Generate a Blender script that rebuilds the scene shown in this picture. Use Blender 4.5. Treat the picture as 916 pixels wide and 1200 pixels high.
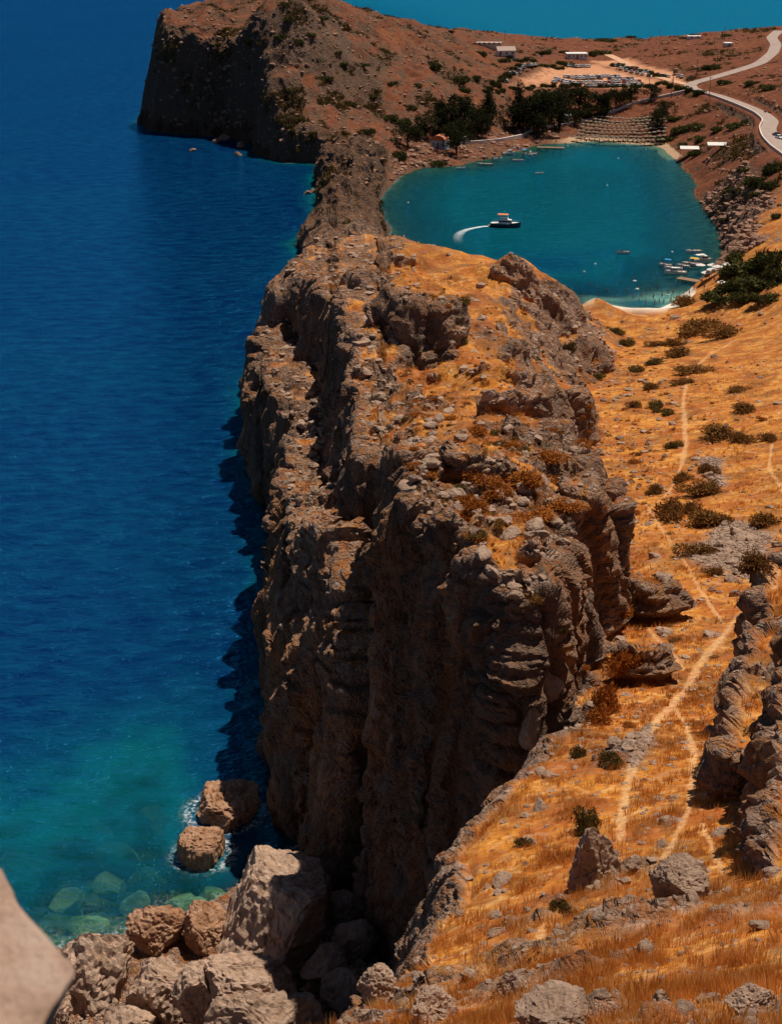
import bpy, bmesh, math, random
import numpy as np
from mathutils import Vector, Matrix
R = math.radians
sc = bpy.context.scene
for o in list(bpy.data.objects): bpy.data.objects.remove(o)
# ------------------------------------------------------------------ camera, sky, sun, exposure
CAMZ, PITCH, FPX = 110.0, 21.4, 1890.0
cam_d = bpy.data.cameras.new('camera'); cam = bpy.data.objects.new('camera', cam_d)
sc.collection.objects.link(cam); sc.camera = cam
cam.location = (0, 0, CAMZ); cam.rotation_euler = (R(90 - PITCH), 0, 0)
cam_d.sensor_fit = 'VERTICAL'; cam_d.sensor_height = 36; cam_d.lens = FPX / 1200 * 36
cam_d.clip_start = .3; cam_d.clip_end = 60000
cam_d.dof.use_dof = True; cam_d.dof.focus_distance = 210; cam_d.dof.aperture_fstop = 4.5
SUN_EL, SUN_AZ = 66.0, 42.0            # azimuth measured from +Y (view direction) towards +X
wd = bpy.data.worlds.new('World'); sc.world = wd; wd.use_nodes = True
nt = wd.node_tree; nt.nodes.clear()
sky = nt.nodes.new('ShaderNodeTexSky'); sky.sky_type = 'NISHITA'; sky.sun_disc = False
sky.air_density = .55; sky.dust_density = .3; sky.sun_elevation = R(SUN_EL); sky.sun_rotation = R(SUN_AZ)
bg = nt.nodes.new('ShaderNodeBackground'); bg.inputs[1].default_value = .05
wo = nt.nodes.new('ShaderNodeOutputWorld')
nt.links.new(sky.outputs[0], bg.inputs[0]); nt.links.new(bg.outputs[0], wo.inputs[0])
sl = bpy.data.lights.new('sun', 'SUN'); sl.energy = 4.9; sl.angle = R(.53); sl.color = (1, .93, .82)
sun = bpy.data.objects.new('sun', sl); sc.collection.objects.link(sun)
sd = Vector((math.sin(R(SUN_AZ)) * math.cos(R(SUN_EL)), math.cos(R(SUN_AZ)) * math.cos(R(SUN_EL)), math.sin(R(SUN_EL))))
sun.rotation_euler = sd.to_track_quat('Z', 'Y').to_euler(); sun.location = (0, 0, 300)
sc.view_settings.view_transform = 'Standard'; sc.view_settings.look = 'None'
sc.view_settings.exposure = .05; sc.view_settings.gamma = 1
sc.render.engine = 'CYCLES'; sc.render.resolution_x = 781; sc.render.resolution_y = 1024
try: sc.cycles.transparent_max_bounces = 12
except Exception: pass

rng = np.random.default_rng(7); random.seed(7)
CT, ST = math.cos(R(PITCH)), math.sin(R(PITCH))

def W(u, v, z):
    """photo pixel + height -> world point"""
    a, b = (u - 458) / FPX, -(v - 600) / FPX
    d = Vector((a, CT + b * ST, -ST + b * CT)); t = (z - CAMZ) / d.z
    return Vector((d.x * t, d.y * t, z))
def XY(u, v, z):
    p = W(u, v, z); return (p.x, p.y)
def project(P):
    x, y, z = P[..., 0], P[..., 1], P[..., 2] - CAMZ
    dep = y * CT - z * ST; up = y * ST + z * CT
    dep = np.maximum(dep, .1)
    return 458 + FPX * x / dep, 600 - FPX * up / dep, dep

# ------------------------------------------------------------------ numpy noise
_pr = np.random.default_rng(3)
PERM = np.tile(_pr.permutation(256), 3).astype(np.int32)
G3 = _pr.normal(size=(256, 3)).astype(np.float32); G3 /= np.linalg.norm(G3, axis=1)[:, None]
J3 = _pr.random((256, 3)).astype(np.float32)
def _perlin(p):
    i = np.floor(p).astype(np.int32); f = (p - i).astype(np.float32); i &= 255
    w = f * f * f * (f * (f * 6 - 15) + 10); out = np.zeros(len(p), np.float32)
    for dx in (0, 1):
        hx = PERM[(i[:, 0] + dx) & 255]; wx = w[:, 0] if dx else 1 - w[:, 0]
        for dy in (0, 1):
            hy = PERM[hx + ((i[:, 1] + dy) & 255)]; wy = w[:, 1] if dy else 1 - w[:, 1]
            for dz in (0, 1):
                h = PERM[hy + ((i[:, 2] + dz) & 255)]; g = G3[h]; wz = w[:, 2] if dz else 1 - w[:, 2]
                out += wx * wy * wz * (g[:, 0] * (f[:, 0] - dx) + g[:, 1] * (f[:, 1] - dy) + g[:, 2] * (f[:, 2] - dz))
    return out * 1.5
def chunked(fn, p, n=60000):
    return np.concatenate([fn(p[k:k + n]) for k in range(0, len(p), n)]) if len(p) > n else fn(p)
def noise(p, scale, off=0., oct=1, ridged=False, stretch=(1, 1, 1)):
    q0 = (p / np.array(scale, float) / np.array(stretch)) + off * 17.31 + 64
    out = np.zeros(len(p), np.float32); a = 1.; tot = 0
    for k in range(oct):
        n = chunked(_perlin, q0 * 2.03 ** k + k * 9.7)
        if ridged: n = 1 - 2 * np.abs(n)
        out += a * n; tot += a; a *= .5
    return out / tot
def _worley(p):
    b = np.floor(p - .5).astype(np.int32); f1 = np.full(len(p), 9., np.float32); f2 = f1.copy(); idn = np.zeros(len(p), np.float32)
    for dx in (0, 1):
        for dy in (0, 1):
            for dz in (0, 1):
                c = b + np.array((dx, dy, dz)); h = PERM[PERM[PERM[c[:, 0] & 255] + (c[:, 1] & 255)] + (c[:, 2] & 255)]
                d = np.linalg.norm((c + .2 + .6 * J3[h]) - p, axis=1).astype(np.float32)
                m = d < f1; f2 = np.where(m, f1, np.minimum(f2, d)); f1 = np.where(m, d, f1); idn = np.where(m, J3[h, 0], idn)
    return np.stack([f1, f2, idn], 1)
def worley(p, scale, off=0., stretch=(1, 1, 1)):
    return chunked(_worley, p / np.array(scale, float) / np.array(stretch) + off * 11.7 + 64)
def sstep(a, b, x):
    t = np.clip((x - a) / (b - a), 0, 1); return t * t * (3 - 2 * t)

# ------------------------------------------------------------------ land masses: foot outline + top surface
def rbf(pts, c=9.):
    P = np.array(pts, float); xy, z = P[:, :2], P[:, 2]; n = len(P)
    K = np.sqrt(((xy[:, None] - xy[None]) ** 2).sum(-1) + c * c)
    A = np.zeros((n + 3, n + 3)); A[:n, :n] = K - np.eye(n) * 1.2; A[:n, n] = 1; A[:n, n + 1:] = xy / 100; A[n, :n] = 1; A[n + 1:, :n] = xy.T / 100
    s = np.linalg.solve(A, np.concatenate([z, [0, 0, 0]]))
    def f(X, Y):
        out = s[n] + s[n + 1] * X / 100 + s[n + 2] * Y / 100
        for k in range(n): out = out + s[k] * np.sqrt((X - xy[k, 0]) ** 2 + (Y - xy[k, 1]) ** 2 + c * c)
        return out
    return f
def poly_field(X, Y, poly):
    """signed distance (inside +) to polygon of (x, y, w) and w at the nearest edge point"""
    best = np.full(X.shape, 1e9); wn = np.zeros(X.shape); ins = np.zeros(X.shape, bool); n = len(poly)
    for k in range(n):
        ax, ay, aw = poly[k]; bx, by, bw = poly[(k + 1) % n]
        ex, ey = bx - ax, by - ay; L = ex * ex + ey * ey + 1e-9
        t = np.clip(((X - ax) * ex + (Y - ay) * ey) / L, 0, 1)
        d = (X - ax - t * ex) ** 2 + (Y - ay - t * ey) ** 2
        m = d < best; best = np.where(m, d, best); wn = np.where(m, aw + (bw - aw) * t, wn)
        c = (ay > Y) != (by > Y)
        if by != ay: ins ^= c & (X < ex * (Y - ay) / (by - ay) + ax)
    s = np.sqrt(best); return np.where(ins, s, -s), wn
def pw(*l):   # mix of pixel points (u, v, z, w) and ('w', x, y, w)
    out = []
    for e in l:
        if e[0] == 'w': out.append(e[1:])
        else: out.append(XY(*e[:3]) + (e[3],))
    return out
def cp(*l):
    out = []
    for e in l:
        if e[0] == 'w': out.append(e[1:])
        else: out.append(XY(*e) + (e[2],))
    return out

C_foot = pw(('w', 12, 119, 3), ('w', 8, 128, 3), ('w', 3, 137, 4), (428, 1110, 0, 4), ('w', -1.2, 155, 3), ('w', -.6, 166, 3), ('w', -2, 182, 4), ('w', -12, 192, 7), (320, 820, 0, 8), (318, 740, 0, 8),
            (330, 625, 0, 8), (300, 560, 0, 9), (288, 530, 0, 10), ('w', -32, 340, 10), ('w', -30, 400, 9), ('w', -27, 450, 14), (352, 300, 0, 10), (345, 286, 0, 7), (375, 262, 0, 8), (368, 236, 0, 7),
            (372, 205, 0, 7), (390, 192, 0, 12), (430, 172, 0, 16), (470, 190, 0, 16), (452, 222, 0, 8), (440, 240, 0, 9), (455, 268, 0, 9), ('w', 2, 480, 14), ('w', 16, 432, 16), ('w', 30, 405, 14), ('w', 46, 412, 14),
            ('w', 57, 428, 9), ('w', 64, 395, 24), ('w', 62, 350, 34), ('w', 56, 300, 36), ('w', 47, 250, 30), ('w', 43, 200, 22), ('w', 40, 172, 17), ('w', 32, 148, 13), ('w', 20, 126, 8))
C_top = cp((470, 600, 53), (500, 625, 53.5), (560, 625, 54), (640, 640, 53), (700, 620, 48), (735, 620, 42), (640, 700, 50), (690, 760, 43), (600, 560, 52), (680, 560, 46),
           (520, 500, 47), (600, 500, 46), (690, 480, 37), (600, 420, 41), (500, 455, 37), (420, 420, 39), (445, 500, 43), (395, 350, 35), (560, 380, 37), (650, 380, 33), (720, 430, 17),
           (620, 297, 33), (655, 305, 30), (668, 330, 22), (700, 350, 8), (505, 318, 27), (560, 312, 28), (480, 283, 29), (430, 277, 25), (370, 300, 24), (345, 315, 26), (760, 440, 13),
           (415, 262, 9), (385, 262, 7), (410, 240, 8), (390, 215, 7), (420, 195, 9), (440, 180, 9), ('w', 10, 420, 17), ('w', -15, 450, 14),
           (470, 575, 51), (460, 545, 46), (400, 560, 40), (360, 640, 33), ('w', 6, 136, 53), ('w', 14, 126, 48))
M_foot = pw(('w', -80, 20, 12), ('w', -16, 48, 10), ('w', -12, 60, 10), ('w', -7.5, 70, 10), ('w', -3.5, 88, 10), ('w', 2.5, 108, 10), ('w', 11, 124, 8), ('w', 12, 160, 6), ('w', 14, 300, 8), ('w', 25, 380, 10),
            ('w', 45, 425, 12), (690, 352, 0, 20), (740, 360, 0, 55), (770, 362, 0, 60), (800, 350, 0, 30), (815, 338, 0, 20), (835, 320, 0, 16), (850, 300, 0, 14), (845, 270, 0, 16), (817, 228, 0, 20), (812, 207, 0, 22),
            (792, 188, 0, 24), (772, 172, 0, 50), (700, 166, 0, 60), (630, 170, 0, 30), (590, 182, 0, 20), (540, 194, 0, 18), (500, 196, 0, 20), (470, 206, 0, 16), (452, 222, 0, 14), (430, 205, 0, 12), (372, 192, 0, 10),
            (330, 190, 0, 8), (303, 181, 0, 7), (298, 168, 0, 7), (270, 160, 0, 9), (230, 158, 0, 10), (180, 153, 0, 12), ('w', -122, 800, 14), ('w', -118, 900, 20), ('w', -70, 990, 30), ('w', 0, 1075, 25), ('w', 200, 1100, 25), ('w', 500, 1090, 25),
            ('w', 700, 900, 25), ('w', 700, -60, 25), ('w', -80, -60, 25))
M_top = cp((700, 1200, 80), (600, 1200, 77), (500, 1200, 68), (420, 1195, 63), (850, 1200, 82), (916, 1200, 84), (700, 1100, 70), (900, 1100, 74), (560, 1100, 61), (520, 1130, 58), (760, 950, 55), (850, 1000, 61), (600, 950, 52.5),
           (545, 1000, 53), (700, 850, 47), (640, 880, 48), (780, 800, 40), (840, 850, 44), (860, 640, 28), (790, 650, 27), (770, 700, 31), (900, 700, 33), (800, 560, 21), (890, 540, 22), (800, 440, 12), (900, 440, 16), (770, 385, 3), (850, 380, 7),
           (890, 330, 14), (916, 290, 18), ('w', 130, 450, 26), ('w', 160, 400, 34), ('w', 90, 250, 30), ('w', 90, 150, 44), ('w', 70, 60, 80), ('w', 0, 0, 100), ('w', -30, 20, 85), ('w', 60, -20, 100), ('w', 12, 200, 22), ('w', 20, 300, 12), ('w', 30, 400, 3),
           (905, 172, 21), (910, 150, 20), (870, 122, 18), (810, 103, 16), (850, 80, 18), (905, 50, 24), (760, 95, 14.5), (690, 90, 14), (620, 88, 15), (675, 66, 15), (600, 60, 19), (530, 42, 22), (650, 48, 17), (760, 46, 16), (850, 42, 21), (916, 38, 27),
           (720, 138, 5), (670, 140, 5), (770, 140, 7), (830, 160, 8), (850, 200, 8), (880, 240, 15), ('w', 175, 560, 34), ('w', 200, 650, 34), ('w', 250, 800, 34), ('w', 300, 1000, 32), (720, 120, 10), (640, 120, 10),
           (560, 108, 16), (600, 150, 5), (540, 160, 5), (510, 168, 4), (450, 150, 9), (470, 125, 15), (450, 100, 23), (450, 60, 32), (510, 80, 25), (550, 70, 22), (400, 100, 25), (400, 50, 39), (350, 30, 46), (330, 1, 60), (300, -2, 60), (370, 2, 54), (440, 28, 38), (480, 36, 30),
           (300, 78, 30), (250, 30, 46), (218, 28, 46), (320, 115, 22), (370, 125, 19), (390, 165, 10), ('w', -60, 900, 48), ('w', 0, 1000, 26), ('w', -100, 850, 45), ('w', -105, 800, 46))
L_foot = pw(('w', -95, 140, 6), (40, 1120, 0, 6), (150, 1092, 0, 5), (230, 1075, 0, 5), (275, 1035, 0, 5), (320, 1000, 0, 6), (350, 985, 0, 6), ('w', -3, 150, 5), ('w', 6, 138, 5), ('w', 14, 124, 5), ('w', 14, 60, 8), ('w', -95, 60, 8))
L_top = cp(('w', -60, 140, .6), ('w', -20, 140, 1.), ('w', -10, 140, 1.6), ('w', -15, 160, .8), ('w', -20, 120, 3.), ('w', -10, 110, 9), ('w', -15, 90, 15), ('w', 0, 135, 4), ('w', 8, 125, 20), ('w', 12, 120, 34), ('w', -60, 110, 8), ('w', 4, 110, 30))
R1_foot = pw(('w', 18.4, 87.5, 2.8), ('w', 21.4, 98, 2.8), ('w', 26.5, 115, 3.), ('w', 33.5, 133, 3.2), ('w', 70, 152, 8), ('w', 70, 75, 10), ('w', 28, 78, 4))
R1_top = cp((826, 905, 60), (846, 830, 59.5), (876, 740, 58.5), (900, 664, 58), (916, 800, 61.5), (916, 930, 63), ('w', 60, 130, 60), ('w', 60, 90, 60), ('w', 30, 80, 56))
R2_foot = pw(('w', 15.4, 62.5, 2.2), ('w', 18.6, 76, 2.2), ('w', 22.6, 89, 2.4), ('w', 45, 100, 6), ('w', 45, 55, 8), ('w', 21, 60, 3))
R2_top = cp((880, 975, 69.5), (898, 880, 67.5), (916, 1000, 70.5), ('w', 40, 90, 68), ('w', 40, 62, 64), ('w', 24, 60, 60))
H_bite = pw((442, 548, 45, 0), (430, 480, 41, 0), (418, 420, 38, 0), (398, 354, 34, 0), (374, 330, 30, 0), (352, 332, 27, 0), ('w', -48, 345, 0), ('w', -48, 192, 0), ('w', -14, 192, 0))
K_foot = pw((322, 960, 0, 3), (340, 985, 0, 2.5), (368, 990, 0, 2.5), ('w', -5.5, 158, 2.5), ('w', -2.2, 163, 2), ('w', -2.6, 180, 3), ('w', -8, 205, 6), ('w', -16.5, 205, 4), (319, 850, 0, 3))
K_top = cp((440, 600, 42), (430, 650, 38), (415, 720, 31), (398, 830, 22), (370, 850, 18), (350, 760, 22), (360, 660, 31), (400, 600, 38), (345, 900, 13), ('w', -10, 200, 36))
MASSES = [(C_foot, rbf(C_top, 6), 2.4), (M_foot, rbf(M_top, 10), 2.2), (L_foot, rbf(L_top, 8), 1.3), (R1_foot, rbf(R1_top, 6), 1.7), (R2_foot, rbf(R2_top, 5), 1.7), (K_foot, rbf(K_top, 5), 1.8)]
# crags: x, y, radius x, radius y, turn, height above the surroundings
def crag(u, v, z, rx, ry, a, h): p = W(u, v, z); return (p.x, p.y, rx, ry, R(a), h)
CRAGS = [crag(488, 372, 42, 8, 9, 20, 7), crag(724, 552, 46, 1.9, 4.5, 10, 7.5), crag(625, 300, 34, 11, 5, 10, 4), crag(470, 300, 30, 9, 6, 0, 3.5), crag(600, 455, 46, 5, 4, 30, 3), crag(560, 560, 52, 4, 3, 0, 2), crag(690, 600, 48, 3.5, 4, 0, 3),
         crag(430, 325, 34, 5, 9, 15, 3.5), crag(310, 15, 58, 20, 14, 0, 5), crag(330, 60, 42, 12, 10, 0, 6), crag(385, 45, 42, 10, 8, 0, 4), crag(765, 690, 36, 2.6, 3, 0, 4.5), crag(650, 680, 52, 3, 3, 0, 3), crag(755, 765, 42, 2, 2.2, 0, 3), crag(500, 422, 38, 5, 7, 10, -6.5), crag(628, 792, 46, 2.6, 5, -20, -11), crag(560, 545, 50, 2, 6, 40, -3), crag(660, 560, 46, 2, 5, -30, -3)]

def height(X, Y):
    P2 = np.stack([X.ravel(), Y.ravel(), np.zeros(X.size)], 1)
    sh = X.shape
    wx = noise(P2, 26, 1, 2).reshape(sh); w2 = noise(P2, 7.5, 2, 2).reshape(sh); w3 = noise(P2, 2.6, 5, 1).reshape(sh); rg = noise(P2, 15, 6, 2, True).reshape(sh); rh = noise(P2, 42, 7, 3, True).reshape(sh)
    z = np.full(sh, -1e3); smax = np.full(sh, -1e9); win = np.zeros(sh, np.int8)
    for k, (foot, top, pwr) in enumerate(MASSES):
        s, w = poly_field(X, Y, foot)
        wn = np.minimum(w, 14)
        ss = s + wn * (.20 * wx + .30 * w2 + .10 * w3)
        if k == 0: ss = s + (2.8 * wx + 3.0 * w2 + 1.0 * w3) * np.where((Y < 165) & (X < 12), .45, 1.) * np.where(Y > 440, .6, 1.) - .8 - 2. * sstep(12, 28, X) * sstep(270, 220, Y)
        if k == 5: ss = s + 1.6 * w2 + .9 * w3 + wx
        if k in (1, 2): ss = s + wn * (.12 * wx + .2 * w2)
        t = np.clip(ss / w, 0, 1)
        g = 1 - (1 - t) ** (np.where(X < 6, pwr, np.maximum(1.15, pwr - (X - 6) * .08)) if k == 0 else pwr)
        g = g + .055 * np.sin(g * 17 + 5 * wx + 3 * w2) * (t > 0) * (t < 1) * np.minimum(1, 4 * t) * np.minimum(1, 3 * (1 - g)) * (k in (0, 5))
        S = np.clip(top(X, Y), .4, 54.5 if k == 0 else 200)
        if k == 0: S = S + (1.8 * w2 + 1.2 * wx + .6 * w3 + np.where(X > 4, 1.5, 2.4) * rg - .6) * np.minimum(1, S / 16) + np.where(Y > 440, 4.5 * rg + 4. * w2 + 2. * w3, 0) * np.minimum(1, S / 6)
        if k == 1: S = S + (.7 * w2 + .8 * wx) * sstep(300, 650, Y) * np.minimum(1, S / 14) + .25 * w2 + (5.5 * rh + 3.5 * rg) * sstep(130, 40, X) * sstep(600, 700, Y) * np.minimum(1, S / 30)
        if k >= 3: S = S + 1.1 * w2 + .6 * w3
        zi = np.where(ss > 0, S * g, -1e3)
        if k == 0:   # the hollow in the sea cliff: wall below the crest, bench at its foot
            sh_, _ = poly_field(X, Y, H_bite); sh_ = sh_ + 2.2 * w2 + .8 * w3 + 1.5 * wx; bench = 17 + np.clip((320 - Y) / 120, 0, 1) * 8 + 3 * w2 + 2.5 * wx + 2.5 * rg
            zi = np.where(zi > bench, zi - (zi - bench) * sstep(0, 4.2, sh_), zi)
        m = zi > z; z = np.where(m, zi, z); win = np.where(m, k, win); smax = np.maximum(smax, ss)
        if k == 2: dL = np.maximum(-ss, 0)
        if k in (0, 5): dC = np.maximum(-ss, 0) if k == 0 else np.minimum(dC, np.maximum(-ss, 0))
    for (cx, cy, rx, ry, a, h) in CRAGS:
        dx, dy = X - cx, Y - cy; c, s_ = math.cos(a), math.sin(a)
        r = np.sqrt(((dx * c + dy * s_) / rx) ** 2 + ((-dx * s_ + dy * c) / ry) ** 2) + .3 * w2 + .12 * w3
        z = np.where(z > 0, z + h * sstep(1.1, .5, r), z)
    # sea bed
    d = np.maximum(-smax, 0)
    cove = sstep(2.5, 17, dC) * sstep(75, 35, dL) * (Y < 330); bay = np.exp(-(((X - 62) / 95) ** 4 + ((Y - 600) / 150) ** 4)) * sstep(-24, -8, X)
    far = sstep(500, 1100, Y * .6 + X * 2.5)
    sl = 3.5 * (1 - bay) ** 3 + .15 * bay
    sl = np.where(bay > .3, np.where(Y > 500, .16, .055) + .15 * sstep(20, -5, X), sl)
    md = 26 - 18 * bay - 13 * far
    dep = np.minimum(md, .25 + sl * d + .005 * d * d); dep = dep * (1 - cove) + np.minimum(md, .25 + .15 * dL + .0065 * dL * dL) * cove
    wb = worley(P2 + 1.2 * w2.reshape(-1, 1), 5.2, 9)[:, 0].reshape(sh); bed = -dep + cove * (1. * w2 + 1. * wx + 3.2 * np.sqrt(np.clip(1 - (wb * 1.75) ** 2, 0, 1)) - 1.8) * np.minimum(1, dep / 3); bed = np.where(d > 1.5, np.minimum(bed, -.55 - .03 * d), bed)
    land = z > -100
    z = np.where(land, np.maximum(z, .02), np.minimum(bed, -.12))
    return z, win, d

class Raster:
    def __init__(s, x0, x1, y0, y1, st):
        s.x0, s.y0, s.st = x0, y0, st
        xs = np.arange(x0, x1 + st, st); ys = np.arange(y0, y1 + st, st); s.X, s.Y = np.meshgrid(xs, ys)
        s.z, s.win, s.d = height(s.X, s.Y)
        for _ in range(2):
            q = np.pad(s.z, 1, mode='edge'); q = .25 * q[:-2] + .5 * q[1:-1] + .25 * q[2:]; s.z = .25 * q[:, :-2] + .5 * q[:, 1:-1] + .25 * q[:, 2:]
        s.nx, s.ny = len(xs), len(ys); s.x1, s.y1 = xs[-1], ys[-1]
    def at(s, x, y, f):
        gx = np.clip((x - s.x0) / s.st, 0, s.nx - 1.001); gy = np.clip((y - s.y0) / s.st, 0, s.ny - 1.001)
        i = gx.astype(int); j = gy.astype(int); a = gx - i; b = gy - j
        return f[j, i] * (1 - a) * (1 - b) + f[j, i + 1] * a * (1 - b) + f[j + 1, i] * (1 - a) * b + f[j + 1, i + 1] * a * b
RF = Raster(-330, 480, 10, 1250, 1.1); RN = Raster(-75, 90, 18, 345, .3)
def Hs(x, y, name='z'):
    x = np.asarray(x, float); y = np.asarray(y, float)
    far = RF.at(x, y, getattr(RF, name)); m = (x > RN.x0) & (x < RN.x1) & (y > RN.y0) & (y < RN.y1)
    return np.where(m, RN.at(x, y, getattr(RN, name)), far)
def march(u, v):
    a, b = (u - 458) / FPX, -(v - 600) / FPX; d = np.array((a, CT + b * ST, -ST + b * CT)); d /= np.linalg.norm(d)
    t = np.linspace(30, 1500, 7000); P = d[None] * t[:, None]; z = CAMZ + P[:, 2]
    ok = np.nonzero(np.maximum(Hs(P[:, 0], P[:, 1]), 0) >= z)[0]; k = ok[0] if len(ok) else -1
    return np.array((P[k, 0], P[k, 1], max(z[k], 0)))

# ------------------------------------------------------------------ road lines cut into the rasters
def smooth_line(pts, n=60):
    P = np.array(pts, float); s = np.concatenate([[0], np.cumsum(np.linalg.norm(np.diff(P[:, :2], axis=0), axis=1))])
    t = np.linspace(0, s[-1], n); Q = np.stack([np.interp(t, s, P[:, k]) for k in range(3)], 1)
    for _ in range(6):
        Q[1:-1] = .25 * Q[:-2] + .5 * Q[1:-1] + .25 * Q[2:]
    return Q
def px_line(l, n=60, zs=12):
    Q = smooth_line([march(u, v) for u, v in l], n)
    for _ in range(zs): Q[1:-1, 2] = .25 * Q[:-2, 2] + .5 * Q[1:-1, 2] + .25 * Q[2:, 2]
    return Q
ROADS = {'coast_road': (px_line([(912, 36), (903, 44), (909, 52), (905, 62), (890, 74), (860, 84), (830, 92), (805, 99), (812, 105), (840, 112), (868, 122), (893, 133), (904, 142), (899, 150), (902, 160), (910, 170), (930, 184)], 150), 3.1),
         'car_park_track': (px_line([(805, 99), (780, 93), (745, 82), (725, 70), (708, 62), (690, 62)], 50), 2.6)}
def seg_dist(X, Y, Q):
    best = np.full(X.shape, 1e9); zz = np.zeros(X.shape)
    for k in range(len(Q) - 1):
        ax, ay, az = Q[k]; bx, by, bz = Q[k + 1]; ex, ey = bx - ax, by - ay; L = ex * ex + ey * ey + 1e-9
        t = np.clip(((X - ax) * ex + (Y - ay) * ey) / L, 0, 1); d = (X - ax - t * ex) ** 2 + (Y - ay - t * ey) ** 2
        m = d < best; best = np.where(m, d, best); zz = np.where(m, az + (bz - az) * t, zz)
    return np.sqrt(best), zz
RF.road = np.full(RF.z.shape, 99.)
sel = (RF.Y > 440) & (RF.X > 60)
for nm, (Q, hw) in ROADS.items():
    d, zz = seg_dist(RF.X[sel], RF.Y[sel], Q); k = sstep(hw + 5.5, hw + 1.6, d)
    RF.z[sel] = RF.z[sel] * (1 - k) + (zz - .12) * k; RF.road[sel] = np.minimum(RF.road[sel], d - hw)
RN.road = np.full(RN.z.shape, 99.)

# ------------------------------------------------------------------ terrain mesh (columns of constant azimuth, rows spread by arc length)
AZ = np.concatenate([np.linspace(-21, -16.8, 30, endpoint=False), np.linspace(-16.8, -6.3, 240, endpoint=False), np.linspace(-6.3, 1.6, 480, endpoint=False), np.linspace(1.6, 15.8, 390, endpoint=False), np.linspace(15.8, 21, 50)])
NR, NS = 1040, 3000
ds = np.exp(np.linspace(math.log(27), math.log(1240), NS)); NC = len(AZ)
V = np.zeros((NC, NR, 3), np.float32)
TA = np.tan(np.radians(AZ)); ZZ = np.stack([Hs(ds * t, ds) for t in TA]); dsr = ds[None] * np.sqrt(1 + TA[:, None] ** 2)
DD = np.sqrt(dsr ** 2 + (ZZ - CAMZ) ** 2); dd = np.diff(dsr, axis=1); dz = np.diff(ZZ, axis=1); Dm = DD[:, 1:]
WW = (np.maximum(dd * (CAMZ - ZZ[:, 1:]) / Dm + dz * dsr[:, 1:] / Dm, 0) + .12 * np.sqrt(dd ** 2 + dz ** 2)) / Dm
zl = np.abs(np.gradient(ZZ, axis=0))[:, 1:] / (np.gradient(TA)[:, None] * ds[None, 1:]); WW = WW + .14 * np.minimum(zl, 4.) * dd / Dm
WW = WW * np.where(ZZ[:, 1:] < -7, .05, np.where(ZZ[:, 1:] < -.5, .4, 1.)) + 1e-7
ker = np.exp(-np.linspace(-2.2, 2.2, 41) ** 2); ker /= ker.sum()
def blur_cols(A, ker):
    h = len(ker) // 2; Ap = np.pad(A, ((h, h), (0, 0)), mode='edge'); return sum(ker[j] * Ap[j:j + len(A)] for j in range(len(ker)))
WW = blur_cols(WW, ker)
ker2 = np.ones(9) / 9; WW = np.apply_along_axis(lambda r: np.convolve(np.pad(r, 4, mode='edge'), ker2, 'valid'), 1, WW)
for c in range(NC):
    s = np.concatenate([[0], np.cumsum(WW[c])]); t = np.linspace(0, s[-1], NR); q = np.interp(t, s, ds)
    V[c, :, 0] = q * TA[c]; V[c, :, 1] = q; V[c, :, 2] = np.interp(q, ds, ZZ[c])
del WW, DD, Dm
def grid_normals(V):
    a = np.gradient(V, axis=0); b = np.gradient(V, axis=1); n = np.cross(a, b); n *= np.sign(n[..., 2:3] + 1e-12)
    return n / (np.linalg.norm(n, axis=-1, keepdims=True) + 1e-9)
N = grid_normals(V)
for _ in range(2):
    N[1:-1, 1:-1] = (N[1:-1, 1:-1] * 2 + N[:-2, 1:-1] + N[2:, 1:-1] + N[1:-1, :-2] + N[1:-1, 2:]); N /= np.linalg.norm(N, axis=-1, keepdims=True)
P = V.reshape(-1, 3).astype(np.float64); Nf = N.reshape(-1, 3)
X, Y, Z = P[:, 0], P[:, 1], P[:, 2]
gx = np.clip(((X - RF.x0) / RF.st + .5).astype(int), 0, RF.nx - 1); gy = np.clip(((Y - RF.y0) / RF.st + .5).astype(int), 0, RF.ny - 1)
win = RF.win[gy, gx]
nearm = (X > RN.x0) & (X < RN.x1) & (Y > RN.y0) & (Y < RN.y1)
gx2 = np.clip(((X - RN.x0) / RN.st + .5).astype(int), 0, RN.nx - 1); gy2 = np.clip(((Y - RN.y0) / RN.st + .5).astype(int), 0, RN.ny - 1)
win = np.where(nearm, RN.win[gy2, gx2], win)
road = Hs(X, Y, 'road')
slope = 1 - Nf[:, 2]
nA = noise(P, 22, 11, 2); nB = noise(P, 6, 12, 2); nC = noise(P, 2.2, 13, 2)
isC = (win == 0); farM = sstep(380, 560, Y) * (win == 1)
headl = sstep(120, 60, X) * sstep(560, 640, Y)
# rockiness: steep ground, the ridge's broken limestone, rubble shores
base = np.where(isC, np.where((X > 3) & (Y > 165), .25, .36), np.where(win == 2, 1.2, np.where(win == 5, .5, np.where(win > 2, .22, .11)))) + .24 * isC * sstep(10, -10, X) * (Y > 190) + .17 * sstep(32, 8, X) * (Y < 135) * (win == 1) + .36 * headl * (win == 1)
shore = sstep(16, 3, Z) * (Y > 430) * (Z > 0)
rub = .36 * np.exp(-((X - 108) / 26) ** 2 - ((Y - 520) / 75) ** 2)
tail = sstep(400, 450, Y) * isC
rimN = sstep(0, 1, (isC & (Y < 190)) * 1.) * .10
rock = base + .75 * tail + rimN + rub + 1.5 * sstep(.16, .46, slope) + .38 * nA + .42 * nB + .30 * nC
rimM = (win == 1) * (X < 15) * (Y < 130) * sstep(.15, .4, slope); rock = sstep(.34, .62, rock - .75 * rimM)
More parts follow.
